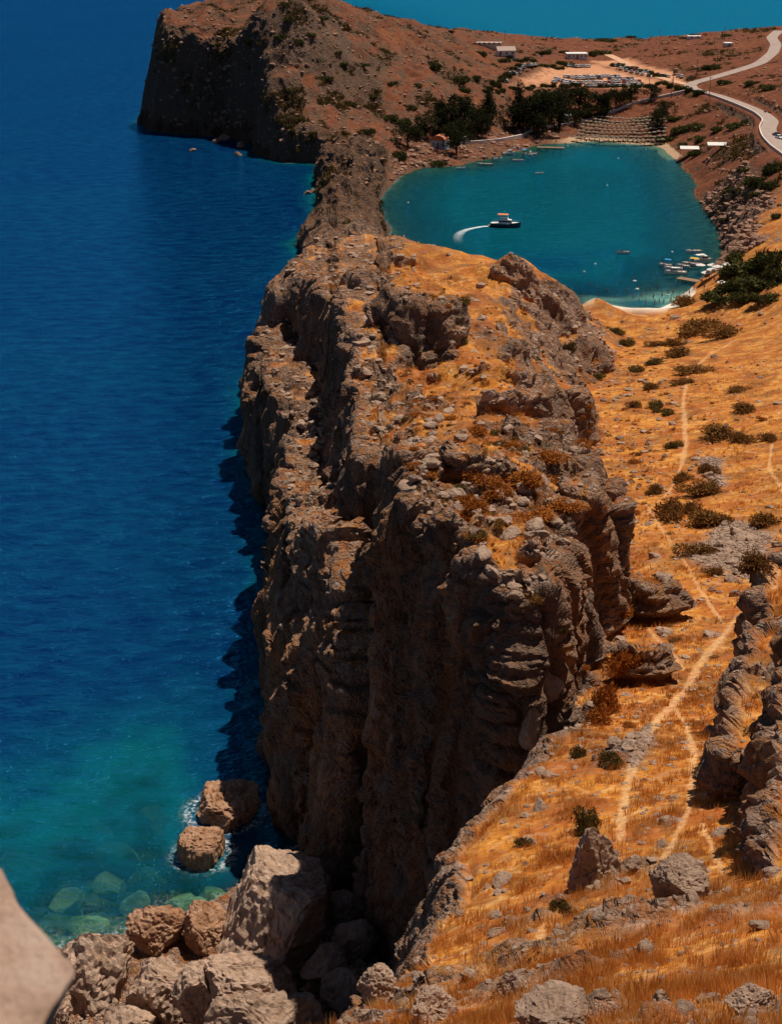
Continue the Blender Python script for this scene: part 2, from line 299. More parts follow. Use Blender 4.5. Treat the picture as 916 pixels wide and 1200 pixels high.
beach = np.maximum(sstep(26, 8, np.hypot(X - 72, Y - 440)) * (Z < 3), (Z < 1.1) * (Z > -.8) * sstep(68, 84, X) * (Y > 690) * (Y < 765) * 1.)
rock *= 1 - beach
flatz = np.maximum(sstep(3, .5, road), beach)
# fine crags pushed along the surface normal
cliff = sstep(.25, .6, slope)
kk = rock * (1 - flatz) * np.where((win == 1) & (Y < 135), .5, 1.) * (1 - .2 * rimM)
act = kk > .02
disp = np.zeros(len(P), np.float32); Pa = P[act]
edge = np.maximum(np.linalg.norm(np.gradient(V, axis=0), axis=-1), np.linalg.norm(np.gradient(V, axis=1), axis=-1)).ravel()[act]
def att(lam): return np.clip((lam / edge - 2.) / 2.5, 0, 1)
D3 = np.sqrt(Pa[:, 1] ** 2 + Pa[:, 0] ** 2)
n1 = noise(Pa, 6.5, 21, 2, True, (1, 1, 1.1)); n2 = noise(Pa, 2.4, 22, 3, True); n0 = noise(Pa, 13, 20, 2, True, (1, 1, 1.25)); n3 = noise(Pa, .8, 23, 2); n4 = noise(Pa, .62, 24, 2, True)
w1 = worley(Pa + np.stack([n3, n2, n1], 1) * .7, 3.2, 4, (1, 1, .8)); w2_ = worley(Pa + .3 * n3[:, None], 1.15, 5, (1, 1, .8))
blk = np.clip((w1[:, 1] - w1[:, 0]) * 5., 0, 1) * (.25 + 1.2 * w1[:, 2]); blk2 = np.clip((w2_[:, 1] - w2_[:, 0]) * 4.5, 0, 1) * (.15 + 1.2 * w2_[:, 2])
ca = cliff[act]; isf = sstep(350, 700, Pa[:, 1])
wa = win[act]; da = 1.9 * n0 * ca * (Pa[:, 1] < 420) * np.where((wa == 3) | (wa == 4), .25, 1.) + 1.2 * n1 * ((wa == 0) & (Pa[:, 1] > 430)) + 1.0 * n1 * att(5) + .55 * n2 * att(1.6) + .30 * n3 * att(.6) - (.36 - .14 * ca) * np.clip(n4, 0, 1) * att(.55) + (1 - .2 * ca) * (.80 * blk * att(2.2) + .62 * blk2 * att(.9)) - .35
da = da * (1 + .9 * isf)
disp[act] = da * kk[act]
low = np.clip((Z + .5) / 2.5, .25, 1)
disp = disp * low + (.10 * nC + .12 * nB) * (1 - kk) * (1 - flatz) * (Z > 0)
P2 = P + Nf * disp[:, None]
P2[:, 2] = np.where(Z > 0, np.maximum(P2[:, 2], .03), P2[:, 2])
# ground zones (what the ground is made of)
def zone_poly(px, soft=4.):
    q = [tuple(march(u, v)[:2]) + (0,) for u, v in px]; out = np.zeros(len(P))
    xs = [a[0] for a in q]; ys = [a[1] for a in q]
    m = (X > min(xs) - 12) & (X < max(xs) + 12) & (Y > min(ys) - 12) & (Y < max(ys) + 12)
    s, _ = poly_field(X[m], Y[m], q); out[m] = sstep(-soft, soft, s + 2.2 * soft * .5 * nB[m]); return out
def zone_line(px, hw):
    Q = smooth_line([march(u, v) for u, v in px], 40); out = np.zeros(len(P))
    m = (X > Q[:, 0].min() - 5) & (X < Q[:, 0].max() + 5) & (Y > Q[:, 1].min() - 5) & (Y < Q[:, 1].max() + 5)
    d, _ = seg_dist(X[m], Y[m], Q); out[m] = sstep(hw * 1.5, hw * .45, d * 1.3 + .9 * nC[m] * hw + .5 * nB[m] * hw); return out
PATHS = [([(905, 690), (889, 700), (862, 725), (850, 735), (853, 748), (838, 755), (820, 770), (812, 790), (810, 805), (790, 822), (768, 842), (755, 865)], 0.51), ([(768, 842), (745, 885), (735, 920), (728, 960), (726, 985)], 0.37),
         ([(790, 830), (805, 850), (812, 885), (810, 925), (806, 950)], 0.29), ([(806, 950), (790, 985), (776, 1010)], 0.27), ([(822, 965), (835, 995), (850, 1025)], 0.20),
         ([(755, 590), (775, 620), (800, 655), (822, 695), (846, 730)], 0.26), ([(800, 470), (803, 520), (798, 545)], 0.54), ([(930, 422), (895, 428), (862, 434)], 0.48), ([(904, 520), (900, 548), (925, 590)], 0.31), ([(760, 738), (790, 770), (800, 785)], 0.27),
         ([(798, 545), (785, 575), (762, 598)], .3), ([(800, 470), (805, 440), (830, 415), (862, 398)], .4), ([(640, 1075), (627, 1110)], 0.24)]
path = np.zeros(len(P))
for l, hw in PATHS: path = np.maximum(path, zone_line(l, hw))
scree = np.maximum(zone_poly([(822, 535), (848, 540), (850, 570), (832, 572)], 1.5), zone_poly([(800, 650), (850, 612), (905, 625), (880, 680), (850, 672)], 2.))
scree = np.maximum(scree, .8 * zone_poly([(745, 860), (765, 850), (745, 910), (735, 905)], 1.))
park = zone_poly([(600, 100), (640, 78), (700, 76), (722, 84), (790, 97), (760, 104), (680, 100)], 4.)
park = np.maximum(park, zone_poly([(690, 72), (735, 68), (760, 78), (790, 85), (800, 96), (770, 92), (730, 82)], 3.))
red = np.clip(sstep(430, 560, Y) + .15 * nA + .38 * isC * sstep(-.4, .3, nB + nA), 0, 1)
scrub = np.clip(sstep(.15, .5, nA + .5 * nB) * (.75 * sstep(400, 520, Y) + .42) , 0, 1) * (1 - rock * .6)
fcol = sstep(.1, .6, nA * .8 + nB * .6 + .1)
wall = sstep(.42, .78, slope) * rock  # steep rock, where the patina colour also darkens to deepen the shade
maskA = np.stack([rock, path * (1 - .7 * rock), scree, red], 1).astype(np.float32)
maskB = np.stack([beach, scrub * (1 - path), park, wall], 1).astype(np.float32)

def grid_mesh(name, P, NC, NR, keep=None):
    idx = np.arange(NC * NR).reshape(NC, NR)
    q = np.stack([idx[:-1, :-1], idx[1:, :-1], idx[1:, 1:], idx[:-1, 1:]], -1).reshape(-1, 4)
    if keep is not None: q = q[keep[q].any(1)]
    used = np.unique(q); remap = np.zeros(NC * NR, np.int64); remap[used] = np.arange(len(used)); q = remap[q]
    me = bpy.data.meshes.new(name); me.vertices.add(len(used)); me.vertices.foreach_set('co', P[used].astype(np.float32).ravel())
    me.loops.add(q.size); me.loops.foreach_set('vertex_index', q.ravel().astype(np.int32))
    me.polygons.add(len(q)); me.polygons.foreach_set('loop_start', np.arange(0, q.size, 4, dtype=np.int32))
    me.update(calc_edges=True)
    return me, used
def add_attr(me, name, data):
    a = me.attributes.new(name, 'FLOAT_COLOR' if data.ndim == 2 else 'FLOAT', 'POINT')
    a.data.foreach_set('color' if data.ndim == 2 else 'value', data.astype(np.float32).ravel())
def smooth_by(me, on=True):
    me.polygons.foreach_set('use_smooth', [on] * len(me.polygons))

# ------------------------------------------------------------------ materials
class NB:
    def __init__(s, name):
        s.m = bpy.data.materials.new(name); s.m.use_nodes = True; s.t = s.m.node_tree; s.t.nodes.clear()
        s.out = s.t.nodes.new('ShaderNodeOutputMaterial')
    def n(s, typ, ins=None, **kw):
        d = s.t.nodes.new('ShaderNode' + typ)
        for k, v in kw.items(): setattr(d, k, v)
        for k, v in (ins or {}).items(): s.put(d.inputs[k], v)
        return d
    def put(s, sock, v):
        if isinstance(v, bpy.types.NodeSocket): s.t.links.new(v, sock)
        elif isinstance(v, bpy.types.Node): s.t.links.new(v.outputs[0], sock)
        else:
            if isinstance(v, tuple) and len(v) == 3 and sock.type == 'RGBA': v = v + (1,)
            sock.default_value = v
    def pos(s): return s.n('NewGeometry').outputs['Position']
    def noise(s, vec, scale, detail=4, rough=.55, dist=0): return s.n('TexNoise', {'Vector': vec, 'Scale': scale, 'Detail': detail, 'Roughness': rough, 'Distortion': dist}).outputs[0]
    def ramp(s, f, *st):
        d = s.n('ValToRGB', {0: f}); e = d.color_ramp.elements
        while len(e) < len(st): e.new(.5)
        for k, (p, c) in enumerate(st): e[k].position = p; e[k].color = (c + (1,)) if isinstance(c, tuple) else (c, c, c, 1)
        return d.outputs[0]
    def mix(s, f, a, b, mode='MIX'):
        d = s.n('Mix', data_type='RGBA', blend_type=mode); s.put(d.inputs[0], f); s.put(d.inputs[6], a); s.put(d.inputs[7], b); return d.outputs[2]
    def math(s, op, a, b=0., c=None, clamp=False):
        d = s.n('Math', operation=op, use_clamp=clamp); s.put(d.inputs[0], a); s.put(d.inputs[1], b)
        if c is not None: s.put(d.inputs[2], c)
        return d.outputs[0]
    def bump(s, h, dist, st=1., nrm=None):
        d = s.n('Bump', {'Height': h, 'Distance': dist, 'Strength': st})
        if nrm is not None: s.put(d.inputs['Normal'], nrm)
        return d.outputs[0]
    def surf(s, col, rough=.9, nrm=None, spec=.2, **kw):
        b = s.n('BsdfPrincipled', {'Base Color': col, 'Roughness': rough, 'Specular IOR Level': spec})
        for k, v in kw.items(): s.put(b.inputs[k.replace('_', ' ')], v)
        if nrm is not None: s.put(b.inputs['Normal'], nrm)
        s.put(s.out.inputs[0], b.outputs[0]); return s.m

def rock_colour(b, p, warm=.5):
    n1 = b.noise(p, .55, 6, .62, .4); n2 = b.noise(p, 2.6, 5, .65); st = b.n('Mapping', {'Vector': p, 'Scale': (.9, .9, .12)})
    n3 = b.noise(st.outputs[0], .8, 5, .6, .6)
    c = b.ramp(n1, (.32, (.20, .115, .075)), (.45, (.50, .315, .215)), (.58, (.78, .545, .41)), (.74, (.54, .26, .13)))
    c = b.mix(b.ramp(n2, (.35, 0.), (.62, .6)), c, (.15, .10, .08), 'MIX')
    c = b.mix(b.ramp(n3, (.54, 0.), (.72, .55)), c, (.42, .165, .05))
    c = b.mix(b.ramp(b.noise(p, 4.5, 4, .7), (.52, 0.), (.66, .7)), c, (.07, .05, .04))
    return b.mix(b.ramp(b.noise(p, .12, 3), (.45, 0.), (.65, .4)), c, (.38, .275, .215))
def terrain_material():
    b = NB('hillside_ground'); p = b.pos()
    A = b.n('Attribute', attribute_name='maskA'); B = b.n('Attribute', attribute_name='maskB')
    sA = b.n('SeparateColor', {0: A.outputs['Color']}); sB = b.n('SeparateColor', {0: B.outputs['Color']})
    g1 = b.noise(p, .35, 5, .6, .3); g2 = b.noise(p, 2.2, 4, .7)
    grass = b.ramp(g1, (.3, (.40, .115, .018)), (.45, (.56, .20, .026)), (.58, (.66, .27, .04)), (.72, (.50, .145, .016)))
    grass = b.mix(b.ramp(g2, (.4, .0), (.64, .6)), grass, (.22, .075, .018))
    grass = b.mix(b.ramp(b.noise(p, .9, 5, .65, .5), (.50, 0.), (.66, .75)), grass, (.74, .44, .17))
    grass = b.mix(b.ramp(b.noise(p, .22, 4, .6, .4), (.43, 0.), (.60, .88)), grass, (.36, .10, .022))
    grass = b.mix(b.ramp(b.noise(p, .5, 5, .7, .6), (.56, 0.), (.66, .7)), grass, (.50, .27, .14))
    grass = b.mix(b.ramp(b.noise(p, .16, 6, .72, .8), (.50, 0.), (.60, .75)), grass, (.21, .085, .028))
    soil = b.ramp(g1, (.3, (.085, .028, .015)), (.5, (.15, .046, .022)), (.7, (.24, .08, .034)))
    soil = b.mix(b.ramp(g2, (.45, 0.), (.66, .55)), soil, (.10, .04, .022))
    col = b.mix(A.outputs['Alpha'], grass, soil)
    col = b.mix(b.math('MULTIPLY', sB.outputs[1], b.ramp(b.noise(p, .9, 5, .7), (.42, 0.), (.56, .9))), col, (.085, .055, .022))
    rk = rock_colour(b, p)
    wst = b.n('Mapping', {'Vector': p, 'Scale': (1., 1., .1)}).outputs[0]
    wc = b.ramp(b.noise(wst, .45, 6, .65, .5), (.32, (.15, .09, .06)), (.46, (.33, .18, .105)), (.58, (.46, .20, .085)), (.70, (.50, .35, .27)))  # brown streaked patina, also darkened so steep faces look more shaded
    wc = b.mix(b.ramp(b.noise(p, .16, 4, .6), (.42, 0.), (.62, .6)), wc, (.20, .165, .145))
    nz = b.n('SeparateXYZ', {0: b.n('NewGeometry').outputs['Normal']}).outputs[2]
    pk = b.math('MULTIPLY', b.ramp(nz, (.55, 0.), (.85, 1.)), b.ramp(b.noise(p, .8, 5, .7, .3), (.43, 0.), (.55, .9)))
    rk = b.mix(pk, rk, b.mix(.35, grass, (.42, .13, .03)))
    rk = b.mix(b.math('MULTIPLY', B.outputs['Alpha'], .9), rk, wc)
    rk = b.mix(b.math('MULTIPLY', A.outputs['Alpha'], .75), rk, (.10, .055, .034))
    col = b.mix(sA.outputs[0], col, rk)
    col = b.mix(sA.outputs[2], col, b.ramp(b.n('TexVoronoi', {'Vector': p, 'Scale': 2.2}).outputs[0], (.1, (.42, .34, .30)), (.5, (.16, .12, .10))))
    col = b.mix(b.math('MULTIPLY', sA.outputs[1], b.ramp(g2, (.35, .85), (.62, .2))), col, (.70, .42, .20))
    zz = b.n('SeparateXYZ', {0: p}).outputs[2]; uw = b.math('MULTIPLY', b.math('LESS_THAN', zz, -.05), b.math('SUBTRACT', 1., sB.outputs[0]))
    col = b.mix(uw, col, b.ramp(g1, (.35, (.05, .075, .038)), (.65, (.20, .22, .115))))
    col = b.mix(sB.outputs[2], col, b.ramp(g1, (.3, (.46, .20, .10)), (.7, (.58, .29, .16))))
    near = b.math('LESS_THAN', b.n('SeparateXYZ', {0: p}).outputs[1], 520.)
    col = b.mix(sB.outputs[0], col, b.mix(near, b.ramp(g1, (.3, (.40, .23, .13)), (.7, (.48, .32, .20))), (.74, .66, .54)))
    pw_ = b.n('VectorMath', {0: p, 1: b.n('VectorMath', {0: b.n('TexNoise', {'Vector': p, 'Scale': 1.1, 'Detail': 4.}).outputs['Color'], 3: 1.1}, operation='SCALE').outputs[0]}, operation='ADD').outputs[0]
    e1 = b.math('MINIMUM', b.math('MULTIPLY', b.n('TexVoronoi', {'Vector': pw_, 'Scale': .75}, feature='DISTANCE_TO_EDGE').outputs[0], 5.), 1.)
    e2 = b.math('MINIMUM', b.math('MULTIPLY', b.n('TexVoronoi', {'Vector': pw_, 'Scale': 2.3}, feature='DISTANCE_TO_EDGE').outputs[0], 5.), 1.)
    h = b.math('ADD', b.noise(p, 1.3, 9, .72, .3), b.math('MULTIPLY', b.math('MULTIPLY', b.math('ADD', e1, b.math('MULTIPLY', e2, .5)), sA.outputs[0]), .42))
    k = b.math('MULTIPLY_ADD', sA.outputs[0], .6, .4)
    return b.surf(col, .95, b.bump(h, .85, k), .1)
M = {}
M['terrain'] = terrain_material()
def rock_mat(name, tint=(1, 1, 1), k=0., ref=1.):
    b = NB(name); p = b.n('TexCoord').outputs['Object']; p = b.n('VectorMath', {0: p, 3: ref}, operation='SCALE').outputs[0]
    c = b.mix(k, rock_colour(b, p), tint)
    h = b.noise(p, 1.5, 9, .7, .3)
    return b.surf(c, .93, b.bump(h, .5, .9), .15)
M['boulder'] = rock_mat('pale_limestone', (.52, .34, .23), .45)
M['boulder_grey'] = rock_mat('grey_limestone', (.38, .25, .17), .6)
M['boulder_red'] = rock_mat('ochre_wet_rock', (.40, .17, .06), .5)
M['boulder_sub'] = rock_mat('algae_covered_rock', (.50, .52, .26), .8)
M['boulder_far'] = rock_mat('reddish_hill_rock', (.27, .12, .07), .65)
def plain(name, col, rough=.7, var=.12, sc_=3., spec=.3, **kw):
    b = NB(name); p = b.n('TexCoord').outputs['Object']; n = b.noise(p, sc_, 3)
    c = b.mix(b.ramp(n, (.3, 0.), (.7, 1.)), tuple(x * (1 - var) for x in col), tuple(min(1, x * (1 + var)) for x in col))
    return b.surf(c, rough, None, spec, **kw)

# ------------------------------------------------------------------ scene helpers
COL = sc.collection
def tag(o, label, cat, group=None):
    o['label'] = label; o['category'] = cat
    if group: o['group'] = group
    return o
def kind(o, k): o['kind'] = k; return o
def link(name, me, mat=None, parent=None, loc=None):
    o = bpy.data.objects.new(name, me); COL.objects.link(o)
    if mat is not None and me is not None and not me.materials: me.materials.append(mat)
    if parent: o.parent = parent
    if loc is not None: o.location = loc
    return o
def thing(name, label, cat, loc=(0, 0, 0), rz=0, group=None, scale=1.):
    o = link(name, None, loc=loc); o.rotation_euler = (0, 0, rz); o.scale = (scale,) * 3; o.empty_display_size = .2
    return tag(o, label, cat, group)
def py_mesh(name, vs, fs, mat=None, smooth=False):
    me = bpy.data.meshes.new(name); me.from_pydata([tuple(v) for v in vs], [], fs); me.update()
    if mat: me.materials.append(mat)
    if smooth: smooth_by(me)
    return me
class MB:
    def __init__(s): s.v = []; s.f = []
    def add(s, vs, fs):
        k = len(s.v); s.v += [tuple(v) for v in vs]; s.f += [tuple(i + k for i in f) for f in fs]; return s
    def box(s, x0, x1, y0, y1, z0, z1, taper=0.):
        t = taper
        return s.add([(x0, y0, z0), (x1, y0, z0), (x1, y1, z0), (x0, y1, z0), (x0 + t, y0 + t, z1), (x1 - t, y0 + t, z1), (x1 - t, y1 - t, z1), (x0 + t, y1 - t, z1)],
                     [(3, 2, 1, 0), (4, 5, 6, 7), (0, 1, 5, 4), (1, 2, 6, 5), (2, 3, 7, 6), (3, 0, 4, 7)])
    def tube(s, pts, r, n=8, cap=True):
        pts = [Vector(p) for p in pts]; rr = r if isinstance(r, (list, tuple)) else [r] * len(pts); vs = []; fs = []
        for i, p in enumerate(pts):
            d = (pts[min(i + 1, len(pts) - 1)] - pts[max(i - 1, 0)]).normalized(); a = d.orthogonal().normalized(); c = d.cross(a)
            for k in range(n): q = 2 * math.pi * k / n; vs.append(p + (a * math.cos(q) + c * math.sin(q)) * rr[i])
        for i in range(len(pts) - 1):
            for k in range(n): fs.append((i * n + k, i * n + (k + 1) % n, (i + 1) * n + (k + 1) % n, (i + 1) * n + k))
        if cap: fs += [tuple(range(n))[::-1], tuple(range((len(pts) - 1) * n, len(pts) * n))]
        return s.add(vs, fs)
    def cone(s, z0, z1, r0, r1, n=10, cx=0, cy=0): return s.tube([(cx, cy, z0), (cx, cy, z1)], [r0, r1], n)
    def mesh(s, name, mat=None, smooth=False): return py_mesh(name, s.v, s.f, mat, smooth)
def copy_tree(o, parent=None):
    c = o.copy(); COL.objects.link(c); c.parent = parent
    for ch in list(o.children): copy_tree(ch, c)
    return c

# ------------------------------------------------------------------ terrain and sea objects
terr_me, used = grid_mesh('terrain', P2, NC, NR, P2[:, 2] > -9)
print('terrain quads', len(terr_me.polygons))
add_attr(terr_me, 'maskA', maskA[used]); add_attr(terr_me, 'maskB', maskB[used])
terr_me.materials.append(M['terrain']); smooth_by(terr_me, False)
terrain = kind(link('terrain', terr_me), 'structure'); terrain['label'] = 'dry orange hillside, limestone ridge, valley and headland'
# visible-surface lookup: photo pixel -> built surface point
pu, pv, pd = project(P2)
inside = (pu >= -60) & (pu < 976) & (pv >= -20) & (pv < 1260)
ii = np.nonzero(inside)[0]; cell = ((pv[ii] + 20) // 3).astype(int) * 400 + ((pu[ii] + 60) // 3).astype(int)
order = np.lexsort((pd[ii], cell)); cs_, first = np.unique(cell[order], return_index=True); HIT = dict(zip(cs_.tolist(), ii[order][first].tolist()))
def hit(u, v, sea=False):
    cu, cv = int((u + 60) // 3), int((v + 20) // 3); best = None
    for r in range(0, 6):
        for a in range(-r, r + 1):
            for b_ in range(-r, r + 1):
                if max(abs(a), abs(b_)) != r: continue
                k = HIT.get((cv + b_) * 400 + cu + a)
                if k is not None and (best is None or pd[k] < pd[best]): best = k
        if best is not None: break
    p = Vector(P2[best]) if best is not None else Vector(march(u, v))
    return p
def on_sea(u, v, z=0.): return W(u, v, z)

# ---- boulder shapes (world spots also used for foam on the water)
def ico(sub):
    bm = bmesh.new(); bmesh.ops.create_icosphere(bm, subdivisions=sub, radius=1); bm.verts.ensure_lookup_table()
    v = np.array([x.co[:] for x in bm.verts]); f = [tuple(q.index for q in x.verts) for x in bm.faces]; bm.free(); return v, f
ICO = {k: ico(k) for k in (1, 2, 3, 4, 5, 6)}
def rock_mesh(name, dims, seed, sub=4, cuts=9, amp=.14, mat=None, smooth=False, top_flat=None):
    v, f = ICO[sub]; v = v.copy(); rr = np.random.default_rng(seed)
    for k in range(cuts + 3):
        n = rr.normal(size=3); n /= np.linalg.norm(n); c = rr.uniform(.50, .78); d = v @ n; m = d > c; v[m] -= n * (d[m] - c)[:, None] * .95
    if top_flat: m = v[:, 2] > top_flat; v[m, 2] = top_flat + (v[m, 2] - top_flat) * .12
    ext = np.abs(v).max(0); v = v / ext * np.array(dims); n = v / (np.linalg.norm(v, axis=1, keepdims=True) + 1e-9); s = float(np.mean(dims)); q = v + seed * 3.7
    d = amp * s * (.8 * noise(q, s * .9, seed, 2) + .55 * noise(q, s * .35, seed + 1, 3, True) - .2)
    if sub >= 4:
        w = worley(q + .12 * s * noise(q, s * .3, 5, 2)[:, None], s * .42, seed); d += amp * s * (.45 * w[:, 2] - .45 * np.clip(1 - (w[:, 1] - w[:, 0]) * 6, 0, 1))
        w = worley(q + .05 * s * noise(q, s * .12, 6, 2)[:, None], s * .16, seed + 1); d += amp * s * (.30 * w[:, 2] - .25 * np.clip(1 - (w[:, 1] - w[:, 0]) * 5, 0, 1)); d -= amp * s * .3 * np.clip(noise(q, s * .11, seed + 2, 2, True), 0, 1)
    v = v + n * d[:, None]
    return py_mesh(name, v, f, mat, smooth)
BIG = []   # (name, label, group, mat, world centre, dims, turn, seed, sub, kwargs)
def boulder(u, v, z, wpx, hpx, seed, label, mat='boulder', rz=0., tilt=(0, 0), depth=None, sub=5, group=None, sink=.1, cuts=9, amp=.13, flat=None, on=None):
    """bounding centre given in the photograph, resting height z -> size in metres from the distance"""
    p = W(u, v, z); dep = p.y * CT - (p.z - CAMZ) * ST; k = dep / FPX; sx = wpx * k / 2
    dz_ = hpx * k / 2 / .82
    if mat == 'boulder_sub': p.z -= dz_ * .8
    o = link('boulder', rock_mesh('boulder', (sx, depth or (sx + dz_) / 2, dz_), seed, sub, cuts, amp, M[mat], False, flat), loc=p)
    o.rotation_euler = (R(tilt[0]), R(tilt[1]), R(rz)); BIG.append((p.x, p.y, max(sx, dz_), p.z)); return tag(o, label, 'boulder', group)
boulder(105, 1140, 3.5, 108, 112, 11, 'large pitted tan boulder beside the water, next to the flat wall stone', cuts=7)
boulder(186, 1092, 1.6, 68, 60, 12, 'rounded brown boulder at the water edge with foam behind it', cuts=7, mat='boulder_red')
boulder(190, 1160, 4.0, 86, 88, 13, 'pale blocky boulder in front of the rounded brown boulder', cuts=11)
boulder(244, 1092, 1.6, 58, 62, 14, 'reddish wet boulder wedged between the brown boulder and the long slab', mat='boulder_red')
boulder(330, 1082, 3.5, 175, 215, 15, 'huge long sunlit limestone slab leaning at the cliff foot', rz=-24, tilt=(-14, 8), depth=12, cuts=7, flat=.5, amp=.075, sub=6)
boulder(292, 1150, 8.0, 112, 74, 16, 'flat-topped angular ochre block lying before the long slab', cuts=12, rz=-10, flat=.4)
boulder(236, 1172, 6.0, 66, 76, 17, 'tan boulder between the pale block and the ochre block')
boulder(300, 1205, 8.0, 120, 60, 18, 'dark boulder under the angular ochre block', 'boulder_grey')
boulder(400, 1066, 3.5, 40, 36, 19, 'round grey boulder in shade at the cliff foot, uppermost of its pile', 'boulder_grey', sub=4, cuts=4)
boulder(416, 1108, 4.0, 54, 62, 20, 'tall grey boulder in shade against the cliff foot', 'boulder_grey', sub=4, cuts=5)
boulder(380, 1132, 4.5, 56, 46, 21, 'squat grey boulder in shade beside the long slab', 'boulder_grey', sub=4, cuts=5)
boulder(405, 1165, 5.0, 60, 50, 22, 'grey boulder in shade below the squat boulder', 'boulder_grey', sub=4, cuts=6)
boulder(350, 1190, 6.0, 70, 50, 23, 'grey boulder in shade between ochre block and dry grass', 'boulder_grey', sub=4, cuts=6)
boulder(264, 946, .8, 80, 74, 24, 'large ochre rock standing in the green water', 'boulder_red', cuts=10, flat=.3, amp=.16)
boulder(240, 1000, .1, 62, 56, 25, 'low round red rock awash in the surf', 'boulder_red', cuts=5, flat=.35)
boulder(60, 1185, 4.5, 70, 60, 26, 'small brown boulder tucked under the pitted tan boulder')
boulder(150, 1200, 5, 60, 40, 27, 'tan boulder at the foot of the pale blocky boulder', sub=4)
for k, (u, v, z, w_, h_) in enumerate([(181, 953, -2., 50, 44), (80, 1047, -1.0, 44, 36), (102, 1076, -.8, 52, 30), (52, 944, -3.2, 70, 50), (62, 978, -3., 50, 38), (212, 1052, -1.3, 40, 30), (35, 893, -5, 60, 46), (140, 990, -2.8, 60, 40), (20, 1000, -2.5, 60, 44), (130, 1030, -2.4, 50, 36),
                                       (215, 905, -4, 60, 40), (105, 915, -4.5, 60, 44), (50, 812, -7, 60, 40), (160, 1050, -1.8, 40, 28), (225, 1058, -.2, 44, 34), (110, 965, -3.4, 46, 34), (20, 950, -3.6, 50, 40), (250, 1042, -1.2, 40, 30)]):
    boulder(u, v, z * .5 - .15, w_, h_, 40 + k, 'submerged boulder seen through the green shallow water', 'boulder_sub', sub=3, group='submerged boulders in the cove', cuts=6, amp=.16)
NBIG = len(BIG)
# ---- sea sheet
azs = np.concatenate([np.linspace(-75, -22, 40, endpoint=False), np.linspace(-22, 22, 340), np.linspace(22, 75, 41)[1:]])
rs = np.concatenate([np.linspace(40, 110, 20, endpoint=False), np.linspace(110, 215, 280, endpoint=False), np.exp(np.linspace(math.log(215), math.log(1300), 340, endpoint=False)), np.exp(np.linspace(math.log(1300), math.log(40000), 60))])
SX = np.tan(R(1) * azs)[:, None] * rs[None]; SY = np.ones(len(azs))[:, None] * rs[None]
SP = np.stack([SX, SY, np.zeros_like(SX)], -1).reshape(-1, 3)
dep = -Hs(SP[:, 0], SP[:, 1]); outm = (SP[:, 0] < RF.x0) | (SP[:, 0] > RF.x1) | (SP[:, 1] > RF.y1)
farc = sstep(500, 1100, SP[:, 1] * .6 + SP[:, 0] * 2.5)
dep = np.where(outm, 26 - 15 * farc, dep)
foam = .6 * np.exp(-np.maximum(dep, 0) / .35) * ((SP[:, 1] < 215) & (SP[:, 0] < 0)) + .35 * np.exp(-np.maximum(dep, 0) / .3) * (SP[:, 1] >= 215) * (SP[:, 0] < 5) + .55 * np.exp(-((SP[:, 0] - 70) / 13) ** 2) * np.exp(-np.maximum(dep, 0) / .22) * (SP[:, 1] > 380) * (SP[:, 1] < 480)
for (bx, by, br, bz) in BIG:
    if bz > -.6 and bz < 2.2: foam = np.maximum(foam, .75 * np.exp(-(np.maximum(np.abs(np.hypot(SP[:, 0] - bx, SP[:, 1] - by) - br * .95), 0) / .55) ** 1.3))
keep = (dep > -1.5)
sea_me, su = grid_mesh('sea', SP, len(azs), len(rs), keep)
add_attr(sea_me, 'depth', np.maximum(dep, 0)[su]); add_attr(sea_me, 'foam', foam[su]); add_attr(sea_me, 'shelf', farc[su])
smooth_by(sea_me)
def water_material():
    b = NB('sea_water'); p = b.pos()
    dp = b.n('Attribute', attribute_name='depth').outputs['Fac']; fm = b.n('Attribute', attribute_name='foam').outputs['Fac']; shf = b.n('Attribute', attribute_name='shelf').outputs['Fac']
    big = b.noise(p, .012, 3, .5); dpn = b.math('ADD', dp, b.math('MULTIPLY', b.math('SUBTRACT', big, .5), 15.))
    c = b.ramp(b.math('DIVIDE', dpn, 30.), (.0, (.007, .075, .060)), (.12, (.0015, .055, .058)), (.30, (.001, .084, .094)), (.50, (.0005, .036, .076)), (.88, (.0003, .0108, .062)))
    c = b.mix(b.math('MULTIPLY', shf, .9), c, (.001, .15, .215))
    m1 = b.n('Mapping', {'Vector': p, 'Scale': (.55, 1., 1.), 'Rotation': (0, 0, R(-14))}).outputs[0]
    rip = b.noise(m1, .30, 6, .62, .25); c = b.mix(b.ramp(rip, (.36, .0), (.66, .5)), c, b.mix(.5, c, (.004, .12, .22)))
    al = b.math('SUBTRACT', 1., b.math('POWER', 2.718, b.math('DIVIDE', dp, -3.6)))
    h = b.math('ADD', b.math('MULTIPLY', rip, 1.), b.math('MULTIPLY', b.noise(m1, 1.3, 4, .6, .2), .22))
    nr = b.bump(h, 1.7, .85)
    dif = b.n('BsdfDiffuse', {0: c, 'Normal': nr}); tr = b.n('BsdfTransparent', {0: (.62, .93, .86, 1)})
    body = b.n('MixShader', {0: al, 1: tr.outputs[0], 2: dif.outputs[0]})
    gl = b.n('BsdfGlossy', {0: (.05, .42, .95, 1), 'Roughness': .1, 'Normal': nr}); fr = b.n('Fresnel', {'IOR': 1.33, 'Normal': nr})
    s1 = b.n('MixShader', {0: b.math('MULTIPLY', fr, .95), 1: body.outputs[0], 2: gl.outputs[0]})
    fo = b.n('BsdfDiffuse', {0: (.8, .82, .8, 1)}); fk = b.math('MULTIPLY', fm, b.ramp(b.noise(p, 1.6, 6, .7, .6), (.47, 0.), (.60, 1.)))
    s2 = b.n('MixShader', {0: fk, 1: s1.outputs[0], 2: fo.outputs[0]}); b.put(b.out.inputs[0], s2.outputs[0]); return b.m
